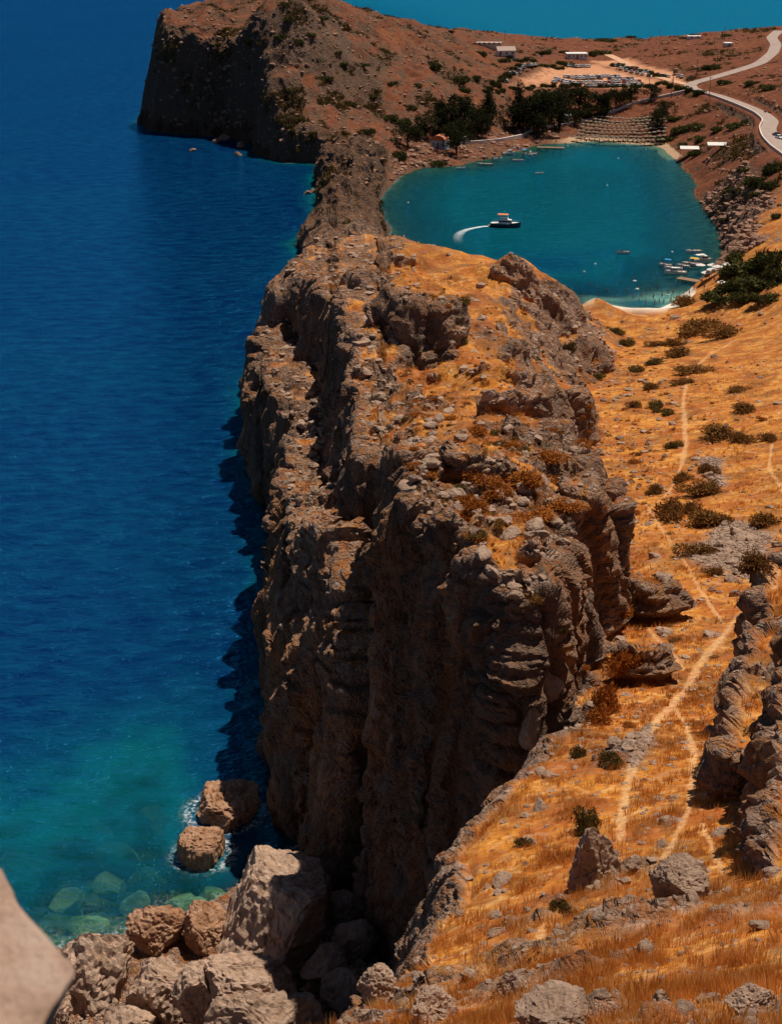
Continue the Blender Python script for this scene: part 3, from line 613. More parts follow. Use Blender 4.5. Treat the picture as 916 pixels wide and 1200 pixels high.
sea_me.materials.append(water_material()); sea = kind(link('sea', sea_me), 'structure')

# ------------------------------------------------------------------ object materials
M['white'] = plain('white_paint', (.78, .76, .72), .5); M['dark'] = plain('dark_rubber', (.03, .03, .032), .5); M['glass'] = plain('tinted_glass', (.02, .03, .04), .08, spec=.6)
M['wood'] = plain('weathered_wood', (.24, .14, .08), .8); M['pole'] = plain('grey_pole_wood', (.13, .10, .085), .85); M['thatch'] = plain('straw_thatch', (.20, .145, .10), .95, .3, 9)
M['plaster'] = plain('whitewashed_plaster', (.72, .66, .60), .85); M['stone'] = plain('pale_masonry', (.55, .45, .37), .9, .25, 2.); M['roof_red'] = plain('terracotta_roof', (.48, .16, .07), .85, .2, 4)
M['roof_tan'] = plain('tan_roof', (.42, .30, .24), .85); M['bluewall'] = plain('pale_blue_plaster', (.36, .45, .56), .85); M['canvas'] = plain('white_canvas', (.66, .62, .56), .8, .06)
M['blue'] = plain('blue_canvas', (.03, .28, .62), .7); M['yellow'] = plain('yellow_plastic', (.75, .45, .04), .5); M['orange'] = plain('orange_canvas', (.65, .20, .07), .7); M['green_h'] = plain('pale_green_hull', (.32, .50, .42), .5)
M['asphalt'] = plain('sunbleached_asphalt', (.34, .25, .21), .95, .15, .4); M['dirt_track'] = plain('pale_dirt', (.56, .31, .18), .95, .12, .3); M['wallstone'] = plain('pale_parapet', (.66, .54, .46), .9, .2, 1.5)
M['metal'] = plain('galvanised_metal', (.35, .35, .36), .4); M['bark'] = plain('dark_bark', (.06, .04, .03), .95)
M['skin'] = plain('tanned_skin', (.36, .19, .12), .6); M['hair'] = plain('dark_hair', (.025, .018, .014), .7); M['swim_a'] = plain('dark_swimwear', (.03, .03, .06), .7); M['swim_b'] = plain('red_swimwear', (.4, .04, .05), .7)
def leaf_mat(name, a, b_, sc_=.8, tr=.15):
    b = NB(name); p = b.pos(); c = b.mix(b.ramp(b.noise(p, sc_, 4, .6), (.32, 0.), (.68, 1.)), a, b_)
    d = b.n('BsdfDiffuse', {0: c}); t = b.n('BsdfTranslucent', {0: c}); m = b.n('MixShader', {0: tr, 1: d.outputs[0], 2: t.outputs[0]}); b.put(b.out.inputs[0], m.outputs[0]); return b.m
M['pine'] = leaf_mat('dark_evergreen_leaves', (.018, .022, .010), (.045, .045, .018)); M['hedge'] = leaf_mat('dark_green_leaves', (.04, .046, .016), (.105, .095, .03))
M['shrub_dry'] = leaf_mat('dry_brown_twigs', (.15, .068, .022), (.27, .13, .04), 1.1, .2); M['shrub_rust'] = leaf_mat('rusty_dry_twigs', (.30, .09, .02), (.42, .15, .03), .9, .2); M['shrub_olive'] = leaf_mat('olive_brown_leaves', (.075, .055, .018), (.16, .10, .03), 1.1, .2)
b = NB('dry_grass_straw'); p_ = b.pos(); c = b.ramp(b.noise(p_, .45, 5, .65, .4), (.28, (.24, .08, .02)), (.40, (.48, .15, .022)), (.52, (.68, .28, .045)), (.64, (.78, .50, .21)))
c = b.mix(b.ramp(b.noise(p_, 5., 2), (.35, 0.), (.7, .55)), c, (.70, .40, .14)); mx = b.n('MixShader', {0: .3, 1: b.n('BsdfDiffuse', {0: c}).outputs[0], 2: b.n('BsdfTranslucent', {0: c}).outputs[0]}); b.put(b.out.inputs[0], mx.outputs[0]); M['grass'] = b.m

# ------------------------------------------------------------------ roads and parapets
def strip(name, Q, hw, mat, dz, kindname='structure', thick=None):
    T = np.gradient(Q[:, :2], axis=0); T /= np.linalg.norm(T, axis=1)[:, None]; Nn = np.stack([-T[:, 1], T[:, 0]], 1); vs = []; fs = []
    for k in range(len(Q)):
        for s_ in (-1, 0, 1): vs.append((Q[k, 0] + Nn[k, 0] * hw * s_, Q[k, 1] + Nn[k, 1] * hw * s_, Q[k, 2] + dz + (.05 if s_ == 0 else 0)))
    for k in range(len(Q) - 1):
        for j in (0, 1): fs.append((3 * k + j, 3 * k + j + 1, 3 * k + 4 + j, 3 * k + 3 + j))
    return kind(link(name, py_mesh(name, vs, fs, mat)), kindname)
strip('coast_road', ROADS['coast_road'][0], 3.1, M['asphalt'], .06); strip('dirt_track', ROADS['car_park_track'][0], 2.6, M['dirt_track'], .05)
def wall_run(Q, w, h, off=0., sink=.5):
    T = np.gradient(Q[:, :2], axis=0); T /= np.linalg.norm(T, axis=1)[:, None]; Nn = np.stack([-T[:, 1], T[:, 0]], 1); mb = MB(); n = len(Q); vs = []; fs = []
    for k in range(n):
        for (a, z) in ((-w / 2, -sink), (-w / 2, h), (w / 2, h), (w / 2, -sink)): vs.append((Q[k, 0] + Nn[k, 0] * (off + a), Q[k, 1] + Nn[k, 1] * (off + a), Q[k, 2] + z))
    for k in range(n - 1):
        for j in range(3): fs.append((4 * k + j, 4 * k + j + 1, 4 * k + 5 + j, 4 * k + 4 + j))
    fs += [(0, 1, 2, 3), (4 * n - 4, 4 * n - 1, 4 * n - 2, 4 * n - 3)]; return vs, fs
Qr = ROADS['coast_road'][0]; d0 = [np.hypot(*(np.array(project(q[None])[:2]).ravel() - (812, 105))) for q in Qr]; k0 = int(np.argmin(d0))
vs, fs = wall_run(Qr[k0:], .45, .9, -3.5, .8); tag(link('road_parapet', py_mesh('road_parapet', vs, fs, M['wallstone'])), 'low pale parapet along the sea side of the coast road', 'wall')
Qs = smooth_line([hit(u, v) for u, v in [(546, 168), (562, 168), (585, 163), (612, 158), (622, 153)]], 40); vs, fs = wall_run(Qs, .9, 1.2)
tag(link('shore_wall', py_mesh('shore_wall', vs, fs, M['wallstone'])), 'pale stone wall running from the chapel along the shore', 'wall')
Qs = smooth_line([hit(u, v) for u, v in [(640, 150), (660, 147), (690, 139), (716, 130), (745, 120), (775, 113), (803, 108)]], 60); vs, fs = wall_run(Qs, .9, 1.1)
tag(link('beach_wall', py_mesh('beach_wall', vs, fs, M['wallstone'])), 'long pale wall climbing from the beach hut to the road', 'wall')

# ------------------------------------------------------------------ plants
def leaf_cloud(n, centres, size, seed, upright=0., surf=.55):
    rr = np.random.default_rng(seed); c = np.array(centres, float); k = rr.choice(len(c), n, p=c[:, 3] ** 2 / (c[:, 3] ** 2).sum()); d = rr.normal(size=(n, 3)); d /= np.linalg.norm(d, axis=1)[:, None]
    r = c[k, 3] * (surf + (1 - surf) * rr.random(n)) * (1 + .18 * rr.normal(size=n)); p = c[k, :3] + d * r[:, None] * np.array((1, 1, .85)); p[:, 2] = np.abs(p[:, 2])
    a = rr.normal(size=(n, 3)) + d * upright; a /= np.linalg.norm(a, axis=1)[:, None]; b_ = np.cross(a, rr.normal(size=(n, 3))); b_ /= np.linalg.norm(b_, axis=1)[:, None]; s = size * (.6 + .8 * rr.random(n))[:, None]
    vs = np.stack([p - a * s - b_ * s * .35, p - a * s * .2 + b_ * s * .6, p + a * s * 1.2], 1).reshape(-1, 3)
    return vs, [(3 * i, 3 * i + 1, 3 * i + 2) for i in range(n)]
def shrub_proto(seed, n=1500, leaf=.10, kindm='shrub_dry', lobes=7, flat=.62):
    rr = np.random.default_rng(seed); cs = [(rr.normal() * .42, rr.normal() * .42, .12 + rr.random() * .3, .38 + .2 * rr.random()) for _ in range(lobes)]
    vs, fs = leaf_cloud(n, cs, leaf, seed, 1.6); vs = vs * np.array((1, 1, flat * 1.25)); return py_mesh('foliage', vs, fs, M[kindm])
stem_me = MB().tube([(0, 0, -.3), (.05, .02, .15), (.0, .08, .35)], [.07, .05, .02], 6).tube([(0, 0, 0), (-.2, .1, .35)], [.04, .015], 5).tube([(0, 0, 0), (.22, -.12, .35)], [.04, .015], 5).mesh('stem', M['bark'])
PROT = {}
for nm, mt in (('dry', 'shrub_dry'), ('rust', 'shrub_rust'), ('olive', 'shrub_olive'), ('green', 'hedge')):
    PROT[nm] = [shrub_proto(100 + 7 * j + len(nm), 1700 if nm != 'green' else 1300, .085 if nm != 'green' else .12, mt) for j in range(3)]
SHN = 0
def shrub(u, v, wpx, hpx, typ, label, group):
    global SHN
    p = hit(u, v + hpx * .42); dep = p.y * CT - (p.z - CAMZ) * ST; k = dep / FPX; r = wpx * k / 2; h = hpx * k / .95
    t = thing('shrub', label, 'shrub', (p.x, p.y + r * .5, p.z - .06 * h), random.uniform(0, 6.28), group)
    fo = link('foliage', PROT[typ][SHN % 3], None, t); fo.scale = (r * .95, r * .95, h * .98); st = link('stem', stem_me, None, t); st.scale = (r, r, h); SHN += 1
    return t
GD = 'dry shrubs on the valley floor'; LD = 'dry brown dome-shaped shrub on the golden valley floor'
for (u, v, w_, h_) in [(784, 593, 46, 34), (808, 592, 26, 20), (826, 606, 56, 26), (842, 604, 34, 22), (823, 572, 52, 22), (892, 607, 46, 24), (816, 640, 44, 22), (838, 668, 26, 14), (768, 573, 28, 16), (830, 548, 26, 18), (800, 555, 24, 18), (846, 505, 60, 20), (868, 510, 30, 18),
                       (905, 510, 24, 14), (875, 475, 40, 16), (818, 380, 60, 24), (850, 388, 50, 18), (800, 410, 40, 14), (815, 432, 40, 12), (790, 398, 26, 12), (805, 352, 40, 14), (770, 400, 24, 10), (745, 470, 20, 12), (760, 450, 24, 12), (800, 445, 26, 12), (862, 455, 30, 10)]: shrub(u, v, w_, h_, 'dry', LD, GD)
shrub(882, 658, 50, 42, 'dry', 'largest dry brown shrub, beside the grey scree patch', None)
GR = 'rusty shrubs on the ridge'; LR = 'rusty orange-brown dry shrub growing among ridge rocks'
for (u, v, w_, h_) in [(612, 560, 56, 26), (575, 560, 46, 22), (640, 535, 50, 20), (560, 590, 40, 26), (625, 600, 60, 18), (660, 590, 50, 16), (540, 585, 30, 22), (505, 555, 40, 16), (590, 575, 46, 18), (520, 545, 40, 18), (650, 560, 30, 14), (712, 812, 44, 60), (742, 765, 40, 34), (722, 770, 40, 36), (705, 835, 40, 30), (560, 500, 36, 14), (485, 545, 30, 12), (735, 715, 26, 18), (600, 520, 30, 12), (680, 520, 30, 14)]: shrub(u, v, w_, h_, 'rust', LR, GR)
GO = 'olive shrubs on the slopes'; LO = 'small olive-brown shrub growing on the rocky slope'
for (u, v, w_, h_) in [(688, 960, 40, 38), (715, 890, 32, 26), (668, 405, 18, 22), (540, 395, 22, 14), (735, 400, 24, 12), (770, 470, 22, 12), (700, 440, 20, 10), (540, 350, 26, 12), (745, 430, 22, 10), (720, 385, 26, 10), (780, 480, 20, 10), (672, 880, 20, 18), (610, 985, 20, 16), (655, 1060, 24, 20), (768, 420, 24, 10), (790, 520, 22, 12), (560, 625, 26, 10), (462, 960, 8, 8), (655, 735, 14, 14)]: shrub(u, v, w_, h_, 'olive', LO, GO)
qi = np.nonzero((P2[:, 2] > 3) & (pu > 470) & (pu < 905) & (pv > 330) & (pv < 900) & (Nf[:, 2] > .75) & (pd < 430) & (path < .1))[0]; qp = .15 + 1. * (win[qi] == 0) + 1.2 * np.exp(-((pu[qi] - 740) / 60) ** 2) * (pv[qi] < 600); 
qk = rng.choice(qi, 620, replace=False, p=qp / qp.sum()); lv = []; lf = []
for k in qk[65:]:
    r_ = random.uniform(.35, .8); a_, f_ = leaf_cloud(110, [(random.gauss(0, .35), random.gauss(0, .35), .2, .45) for _ in range(4)], .17, int(k)); n_ = sum(map(len, lv)); lv.append(a_ * np.array((r_, r_, r_ * .7)) + P2[k]); lf += [(i + n_, j + n_, m_ + n_) for i, j, m_ in f_]
o = kind(link('low_scrub', py_mesh('low_scrub', np.concatenate(lv), lf, M['shrub_dry'])), 'stuff'); tag(o, 'low brown scrub between the stones of the ridge', 'scrub')
for k in qk[:65]:
    typ = random.choice(('rust', 'rust', 'dry', 'olive')); s_ = 2.0 / pd[k] * FPX * random.uniform(.35, .95); shrub(pu[k], pv[k], s_ * random.uniform(1, 1.7), s_ * .6, typ, {'rust': LR, 'dry': 'little brown dry shrub among the stones of the ridge flank', 'olive': LO}[typ], {'rust': GR, 'dry': 'little brown shrubs on the ridge flank', 'olive': GO}[typ])
GG = 'green bushes by the bay'; LG = 'dense dark green bush on the slope above the small beach'
for (u, v, w_, h_) in [(880, 312, 60, 30), (905, 300, 50, 34), (870, 330, 50, 26), (895, 330, 46, 22), (855, 315, 30, 24), (845, 348, 44, 18), (912, 318, 30, 26), (875, 345, 36, 18), (900, 348, 36, 16), (862, 300, 30, 16)]: shrub(u, v, w_, h_, 'green', LG, GG)
for k, (u, v, w_, h_) in enumerate([(262, 163, 16, 10), (273, 160, 12, 9), (283, 171, 12, 9), (279, 181, 10, 6), (252, 166, 9, 6), (226, 176, 9, 4), (360, 226, 10, 5), (366, 224, 7, 5)]): boulder(u, v, .4, w_, h_, 80 + k, 'small rock breaking the water below the dark headland cliff', 'boulder_far', sub=3, group='rocks off the headland')
GH = 'dark bushes on the far slopes'; LH = 'dark scrubby bush on the reddish slope behind the bay'
FARB = [(508, 76, 20, 14), (528, 37, 7, 5), (540, 90, 24, 12), (560, 92, 14, 10), (480, 125, 20, 10), (470, 140, 24, 14), (490, 150, 26, 16), (465, 180, 20, 14), (507, 190, 22, 12), (545, 105, 18, 8), (565, 62, 14, 9), (590, 68, 14, 8), (575, 95, 14, 8), (640, 60, 14, 8), (655, 70, 14, 8), (668, 74, 14, 8), (695, 63, 12, 9),
        (780, 160, 24, 10), (795, 150, 26, 12), (815, 145, 26, 10), (820, 160, 20, 8), (840, 150, 22, 8), (860, 145, 26, 10), (875, 140, 14, 6), (790, 138, 20, 8), (850, 95, 20, 8), (900, 100, 22, 10), (880, 95, 20, 8), (835, 77, 22, 10), (800, 168, 16, 8), (815, 178, 18, 10), (770, 148, 18, 10), (900, 195, 24, 22), (885, 210, 30, 20), (905, 215, 24, 16), (885, 225, 20, 12),
        (870, 200, 18, 10), (855, 220, 16, 8), (910, 250, 16, 10), (850, 255, 14, 6), (885, 262, 16, 8), (700, 58, 24, 8), (740, 44, 14, 4), (705, 45, 26, 5), (800, 42, 14, 4), (850, 40, 16, 4), (660, 60, 12, 6), (455, 135, 20, 12), (430, 150, 18, 10), (410, 120, 22, 8), (380, 90, 22, 8), (425, 75, 20, 6), (350, 45, 20, 10), (330, 40, 22, 12), (375, 22, 22, 7), (365, 40, 18, 8), (340, 20, 20, 8), (400, 75, 16, 6), (435, 110, 18, 6), (395, 60, 14, 6), (460, 95, 16, 6), (490, 100, 14, 6)]
for (u, v, w_, h_) in FARB: shrub(u, v, w_, h_, 'green', LH, GH)
GE = 'hedge bushes round the car park'; LE = 'rounded dark hedge bush at the edge of the car park'
def along(l, n): Q = smooth_line([(u, v, 0) for u, v in l], n); return [(q[0] + random.uniform(-.8, .8), q[1]) for q in Q]
for l, n, w_, h_ in (([(572, 103), (590, 90), (602, 78)], 8, 11, 8), ([(580, 104), (625, 99)], 6, 11, 7), ([(635, 99), (675, 98), (710, 98), (745, 100), (778, 96)], 20, 9, 7), ([(722, 74), (745, 79), (778, 87)], 9, 11, 7), ([(785, 98), (805, 104), (820, 107)], 6, 11, 9), ([(608, 75), (635, 77), (665, 76)], 7, 10, 6), ([(600, 66), (625, 70)], 4, 10, 6)):
    for (u, v) in along(l, n): shrub(u, v, w_ * random.uniform(.8, 1.3), h_ * random.uniform(.8, 1.2), 'green', LE, GE)
def tree_proto(seed, typ):
    rr = np.random.default_rng(seed)
    if typ == 'tall':
        cs = [(rr.normal() * .07, rr.normal() * .07, z, .26 * (1.1 - z) + .06) for z in np.linspace(.2, .95, 12)]
        vs, fs = leaf_cloud(1500, cs, .035, seed, 1.); limbs = MB().tube([(0, 0, -.05), (.01, 0, .4), (0, 0, .9)], [.03, .022, .006], 7)
    else:
        cs = [(rr.normal() * .2, rr.normal() * .2, .42 + .42 * rr.random(), .13 + .1 * rr.random()) for _ in range(13)] + [(rr.normal() * .24, rr.normal() * .24, .3, .15) for _ in range(4)]
        vs, fs = leaf_cloud(1900, cs, .036, seed, .6); limbs = MB().tube([(0, 0, -.05), (.02, .01, .3), (0, .02, .75)], [.04, .03, .01], 7)
    for c in cs[::2]: limbs.tube([(0, 0, max(.12, c[2] - .25)), (c[0] * .7, c[1] * .7, c[2])], [.016, .005], 5)
    return py_mesh('crown', vs, fs, M['pine']), limbs.mesh('trunk', M['bark'])
TP = {'tall': [tree_proto(201 + k, 'tall') for k in range(2)], 'wide': [tree_proto(211 + k, 'wide') for k in range(3)]}
def tree(u, vb, hpx, wpx, typ, label, k):
    p = hit(u, vb); dep = p.y * CT - (p.z - CAMZ) * ST; s = dep / FPX; h = hpx * 1.15 * s / .98; wpx *= 1.45; cr, tr = TP[typ][k % len(TP[typ])]
    t = thing('evergreen_tree', label, 'tree', (p.x, p.y, p.z - .1), random.uniform(0, 6), 'evergreen trees behind the bay'); a = link('crown', cr, None, t); w = wpx * s / (.62 if typ == 'tall' else .85)
    a.scale = (w, w, h); b_ = link('trunk', tr, None, t); b_.scale = (h, h, h)
for k, (u, vb, h, w) in enumerate([(518, 152, 30, 17), (535, 178, 30, 22), (545, 150, 34, 26), (558, 158, 30, 20), (530, 148, 26, 18), (545, 165, 22, 18), (566, 162, 24, 16), (600, 150, 26, 20), (620, 152, 34, 24), (635, 154, 42, 28), (645, 140, 34, 24), (660, 128, 22, 20), (680, 132, 26, 22), (700, 130, 22, 20), (630, 162, 26, 18), (690, 140, 18, 16), (722, 125, 20, 18), (740, 120, 18, 16), (760, 116, 16, 14), (672, 146, 18, 14), (768, 150, 20, 16), (775, 138, 18, 14), (478, 170, 24, 22), (495, 158, 22, 20)]):
    tree(u, vb, h, w, 'wide', 'broad dark evergreen tree on the slope behind the bay', k)
for k, (u, vb, h, w) in enumerate([(607, 148, 46, 16), (570, 152, 42, 16), (518, 155, 34, 12), (575, 140, 28, 12), (655, 150, 40, 16), (710, 138, 26, 11)]): tree(u, vb, h, w, 'tall', 'tall pointed dark evergreen tree on the slope behind the bay', k)

# ------------------------------------------------------------------ loose rocks and dry grass
RP = [rock_mesh('loose_rock', (1, .85, .62), 300 + k, 3, 9, .24, M['boulder_grey']) for k in range(6)]
flat_i = np.nonzero((P2[:, 2] > 1.5) & (pu > -20) & (pu < 940) & (pv > 20) & (pv < 1230) & (road > 3) & (beach < .1))[0]
prob = (.2 + .5 * rock[flat_i] * (Nf[flat_i, 2] > .62) + 1.5 * scree[flat_i]) * (1 - .9 * path[flat_i]) * (Nf[flat_i, 2] > .55) * (pd[flat_i] < 420) * (1 + 1.0 * (win[flat_i] == 0)) * (1 + 3. * np.exp(-((pu[flat_i] - 735) / 55) ** 2) * (pv[flat_i] > 340) * (pv[flat_i] < 620)); prob /= prob.sum()
ch = rng.choice(flat_i, 6500, replace=False, p=prob); sz = .10 + .18 * rng.random(len(ch)) ** 2 + .55 * rng.random(len(ch)) ** 9
sz *= np.clip(pd[ch] / 130, .4, 1.35)
big = np.argsort(-sz / pd[ch])[:230]; small = np.setdiff1d(np.arange(len(ch)), big)
for k in big:
    o = link('loose_rock', RP[k % 6], loc=P2[ch[k]] + np.array((0, 0, sz[k] * .12))); s = sz[k]; o.scale = (s * random.uniform(1, 1.7), s * random.uniform(1, 1.5), s * random.uniform(.9, 1.6)); o.rotation_euler = (random.uniform(-.3, .3), random.uniform(-.3, .3), random.uniform(0, 6.28))
    tag(o, 'loose grey limestone rock lying on the dry hillside', 'rock', 'loose rocks on the hillside')
v1, f1 = ICO[1]; f1 = np.array(f1)
def merged_rocks(name, idx, sizes, mat, seed):
    rr = np.random.default_rng(seed); n = len(idx); vv = np.repeat(v1[None], n, 0) * (.55 + .8 * rr.random((n, len(v1), 1))); vv *= sizes[:, None, None] * (.8 + .6 * rr.random((n, 1, 3))) * np.array((1.1, 1.1, .8)); a = rr.random(n) * 6.28; c, s = np.cos(a)[:, None], np.sin(a)[:, None]
    x = vv[..., 0] * c - vv[..., 1] * s; y = vv[..., 0] * s + vv[..., 1] * c; vv = np.stack([x, y, vv[..., 2]], -1) + P2[idx][:, None]
    F = (f1[None] + (np.arange(n) * len(v1))[:, None, None]).reshape(-1, 3); me = bpy.data.meshes.new(name); me.from_pydata(vv.reshape(-1, 3).tolist(), [], F.tolist()); me.materials.append(mat); return kind(link(name, me), 'stuff')
tag(merged_rocks('small_stones', ch[small], sz[small], M['boulder_grey'], 5), 'countless small grey stones strewn over the dry slopes', 'stones')
sc_i = np.nonzero((scree > .5) & (P2[:, 2] > 1) & (pu > 0) & (pu < 916))[0]
if len(sc_i) > 100:
    ci = rng.choice(sc_i, min(2200, len(sc_i)), replace=False); tag(merged_rocks('scree', ci, .12 + .25 * rng.random(len(ci)) ** 2, M['boulder_grey'], 6), 'patches of grey scree stones on the valley floor', 'stones')
rb_i = np.nonzero((P2[:, 2] > .3) & (P2[:, 2] < 17) & (pd > 430) & (pu < 930) & (pv > 120) & ((rub > .12) | ((Z < 5) & (X < 75) & (X > 0) & (Y > 620))) & (beach < .1))[0]
rb_i = rng.choice(rb_i, 2000, replace=False); tag(merged_rocks('shore_rubble', rb_i, .3 + 1.3 * rng.random(len(rb_i)) ** 5, M['boulder_far'], 8), 'broken rubble of pale rocks along the bay shore', 'stones')
hd_i = np.nonzero((pd > 560) & (P2[:, 2] > 4) & (road > 3) & (park < .1) & (pv > 0) & (beach < .1))[0]
hd_i = rng.choice(hd_i, 5200, replace=False); tag(merged_rocks('hillside_stones', hd_i, .25 + .8 * rng.random(len(hd_i)) ** 4, M['boulder_far'], 9), 'scattered pale stones on the reddish far hills', 'stones')
sb = np.nonzero((pd > 480) & (P2[:, 2] > 4) & (road > 3) & (park < .1) & (pv > 0) & (scrub > .1) & (beach < .1))[0]
def scatter_tufts(name, idx, hmin, hmax, nb, width, mat, seed, spread=.5, lean=.55):
    rr = np.random.default_rng(seed); n = len(idx); B = P2[idx]; h = hmin + (hmax - hmin) * rr.random(n) ** 2 * (.35 + 1.3 * sstep(-.3, .5, noise(B, 2.4, 44, 2)))
    a = rr.random((n, nb)) * 6.28; r = rr.random((n, nb)) * spread * h[:, None]; hh = h[:, None] * (.55 + .45 * rr.random((n, nb))); ln = lean * hh * rr.random((n, nb))
    bx, by = np.cos(a) * r, np.sin(a) * r; tx, ty = bx + np.cos(a) * ln, by + np.sin(a) * ln; w = width * h[:, None] * (.6 + .8 * rr.random((n, nb))); q = rr.random((n, nb)) * 6.28
    p0 = np.stack([bx - np.cos(q) * w, by - np.sin(q) * w, np.full_like(bx, -.08)], -1); p1 = np.stack([bx + np.cos(q) * w, by + np.sin(q) * w, np.full_like(bx, -.08)], -1); p2 = np.stack([tx, ty, hh], -1)
    vv = np.stack([p0, p1, p2], 2) + B[:, None, None]; vv = vv.reshape(-1, 3); F = np.arange(len(vv)).reshape(-1, 3)
    me = bpy.data.meshes.new(name); me.from_pydata(vv.tolist(), [], F.tolist()); me.materials.append(mat); return kind(link(name, me), 'stuff')
gi = np.nonzero((rock < .45) & (path < .25) & (scree < .3) & (P2[:, 2] > 3) & (pu > -40) & (pu < 955) & (pv < 1260) & (pd < 130))[0]
clump = sstep(-.1, .5, noise(P2[gi], 3.2, 41, 2)) + .08
g1 = rng.choice(gi, 9500, replace=False, p=clump / clump.sum()); tag(scatter_tufts('dry_grass', g1, .25, .75, 16, .035, M['grass'], 31), 'tufts of dry orange grass on the near slope', 'grass')
gi = np.nonzero((rock < .5) & (path < .25) & (scree < .3) & (P2[:, 2] > 3) & (pu > -40) & (pu < 955) & (pd >= 120) & (pd < 360))[0]
clump = sstep(-.1, .5, noise(P2[gi], 5, 42, 2)) + .1
g2 = rng.choice(gi, 12000, replace=False, p=clump / clump.sum()); tag(scatter_tufts('valley_grass', g2, .25, .6, 8, .11, M['grass'], 32), 'short golden grass over the ridge and valley', 'grass')
sb = rng.choice(sb, min(13000, len(sb)), replace=False); tag(scatter_tufts('far_scrub', sb, .3, 1.5, 10, .24, M['shrub_olive'], 33, .9, .9), 'low dark scrub spread over the far hills', 'scrub')

# ------------------------------------------------------------------ parapet stone in front of the camera
b = NB('smooth_pink_masonry'); pp = b.n('TexCoord').outputs['Object']; cc = b.ramp(b.noise(pp, 9., 6, .6), (.3, (.46, .28, .19)), (.5, (.70, .45, .33)), (.7, (.78, .55, .42)))
stone_m = b.surf(cc, .9, b.bump(b.noise(pp, 26, 8, .75), .035, 1.), .15)
zt = CAMZ - 2.35; top = [W(u, v_, zt) for u, v_ in ((-330, 760), (0, 1022), (92, 1134), (84, 1150), (40, 1230), (-60, 1400), (-420, 1400))]
bm = bmesh.new(); tv_ = [bm.verts.new(q) for q in top]; bv_ = [bm.verts.new(q + Vector((-.16, .0, -.32))) for q in top]; n = len(top); bm.faces.new(tv_); bm.faces.new(bv_[::-1])
for k in range(n): bm.faces.new((tv_[k], bv_[k], bv_[(k + 1) % n], tv_[(k + 1) % n]))
bmesh.ops.recalc_face_normals(bm, faces=bm.faces); bmesh.ops.bevel(bm, geom=[e for e in bm.edges], offset=.022, segments=3, affect='EDGES', profile=.6)
bmesh.ops.triangulate(bm, faces=bm.faces); bmesh.ops.subdivide_edges(bm, edges=bm.edges, cuts=5, use_grid_fill=True)
co = np.array([x.co[:] for x in bm.verts]); bm.normal_update(); no = np.array([x.normal[:] for x in bm.verts]); co += no * (.022 * noise(co, .22, 3, 2) + .008 * noise(co, .05, 4, 2))[:, None]
for x, c_ in zip(bm.verts, co): x.co = c_
me = bpy.data.meshes.new('wall_stone'); bm.to_mesh(me); bm.free(); me.materials.append(stone_m); smooth_by(me)
tag(link('wall_stone', me), 'smooth pinkish masonry block of the lookout wall, out of focus', 'stone block')

# single rocks standing on the near slope
def slope_rock(u, v, wpx, hpx, seed, label, mat='boulder_grey', rz=0., cuts=8, group=None):
    p = hit(u, v + hpx * .3); k = (p.y * CT - (p.z - CAMZ) * ST) / FPX; sx = wpx * k / 2; sz_ = hpx * k / 2 / .85
    o = link('boulder', rock_mesh('boulder', (sx * 1.05, sx, sz_ * 1.25), seed, 5 if wpx > 45 else 4, cuts, .16, M[mat]), loc=(p.x, p.y + sx * .35, p.z + sz_ * .12)); o.rotation_euler = (0, 0, R(rz)); return tag(o, label, 'boulder', group)
slope_rock(697, 1008, 64, 84, 61, 'big square rock with a dark face standing in the golden grass', rz=15); slope_rock(796, 1027, 66, 50, 62, 'broad low rock with dark underside beside the footpath', rz=-8); slope_rock(812, 1018, 34, 34, 63, 'rounded grey knob on top of the broad low rock')
slope_rock(602, 1156, 46, 34, 64, 'pale slanted rock at the edge of the dry grass'); slope_rock(652, 1196, 96, 26, 65, 'flat pale rock half buried in foreground grass'); slope_rock(446, 1158, 50, 50, 66, 'tan rock at the cliff edge above the shaded boulders', 'boulder'); slope_rock(508, 1182, 60, 36, 67, 'knobbly tan rock surrounded by dry grass tufts', 'boulder')
slope_rock(775, 1168, 24, 20, 68, 'small dark grey stone on the foreground slope'); slope_rock(640, 795, 40, 34, 69, 'pale block wedged in the dark gap of the ridge'); slope_rock(622, 838, 30, 50, 70, 'upright rock below the wedged pale block'); slope_rock(880, 1170, 60, 30, 71, 'pale rock slab lying in foreground grass under the rib', 'boulder')

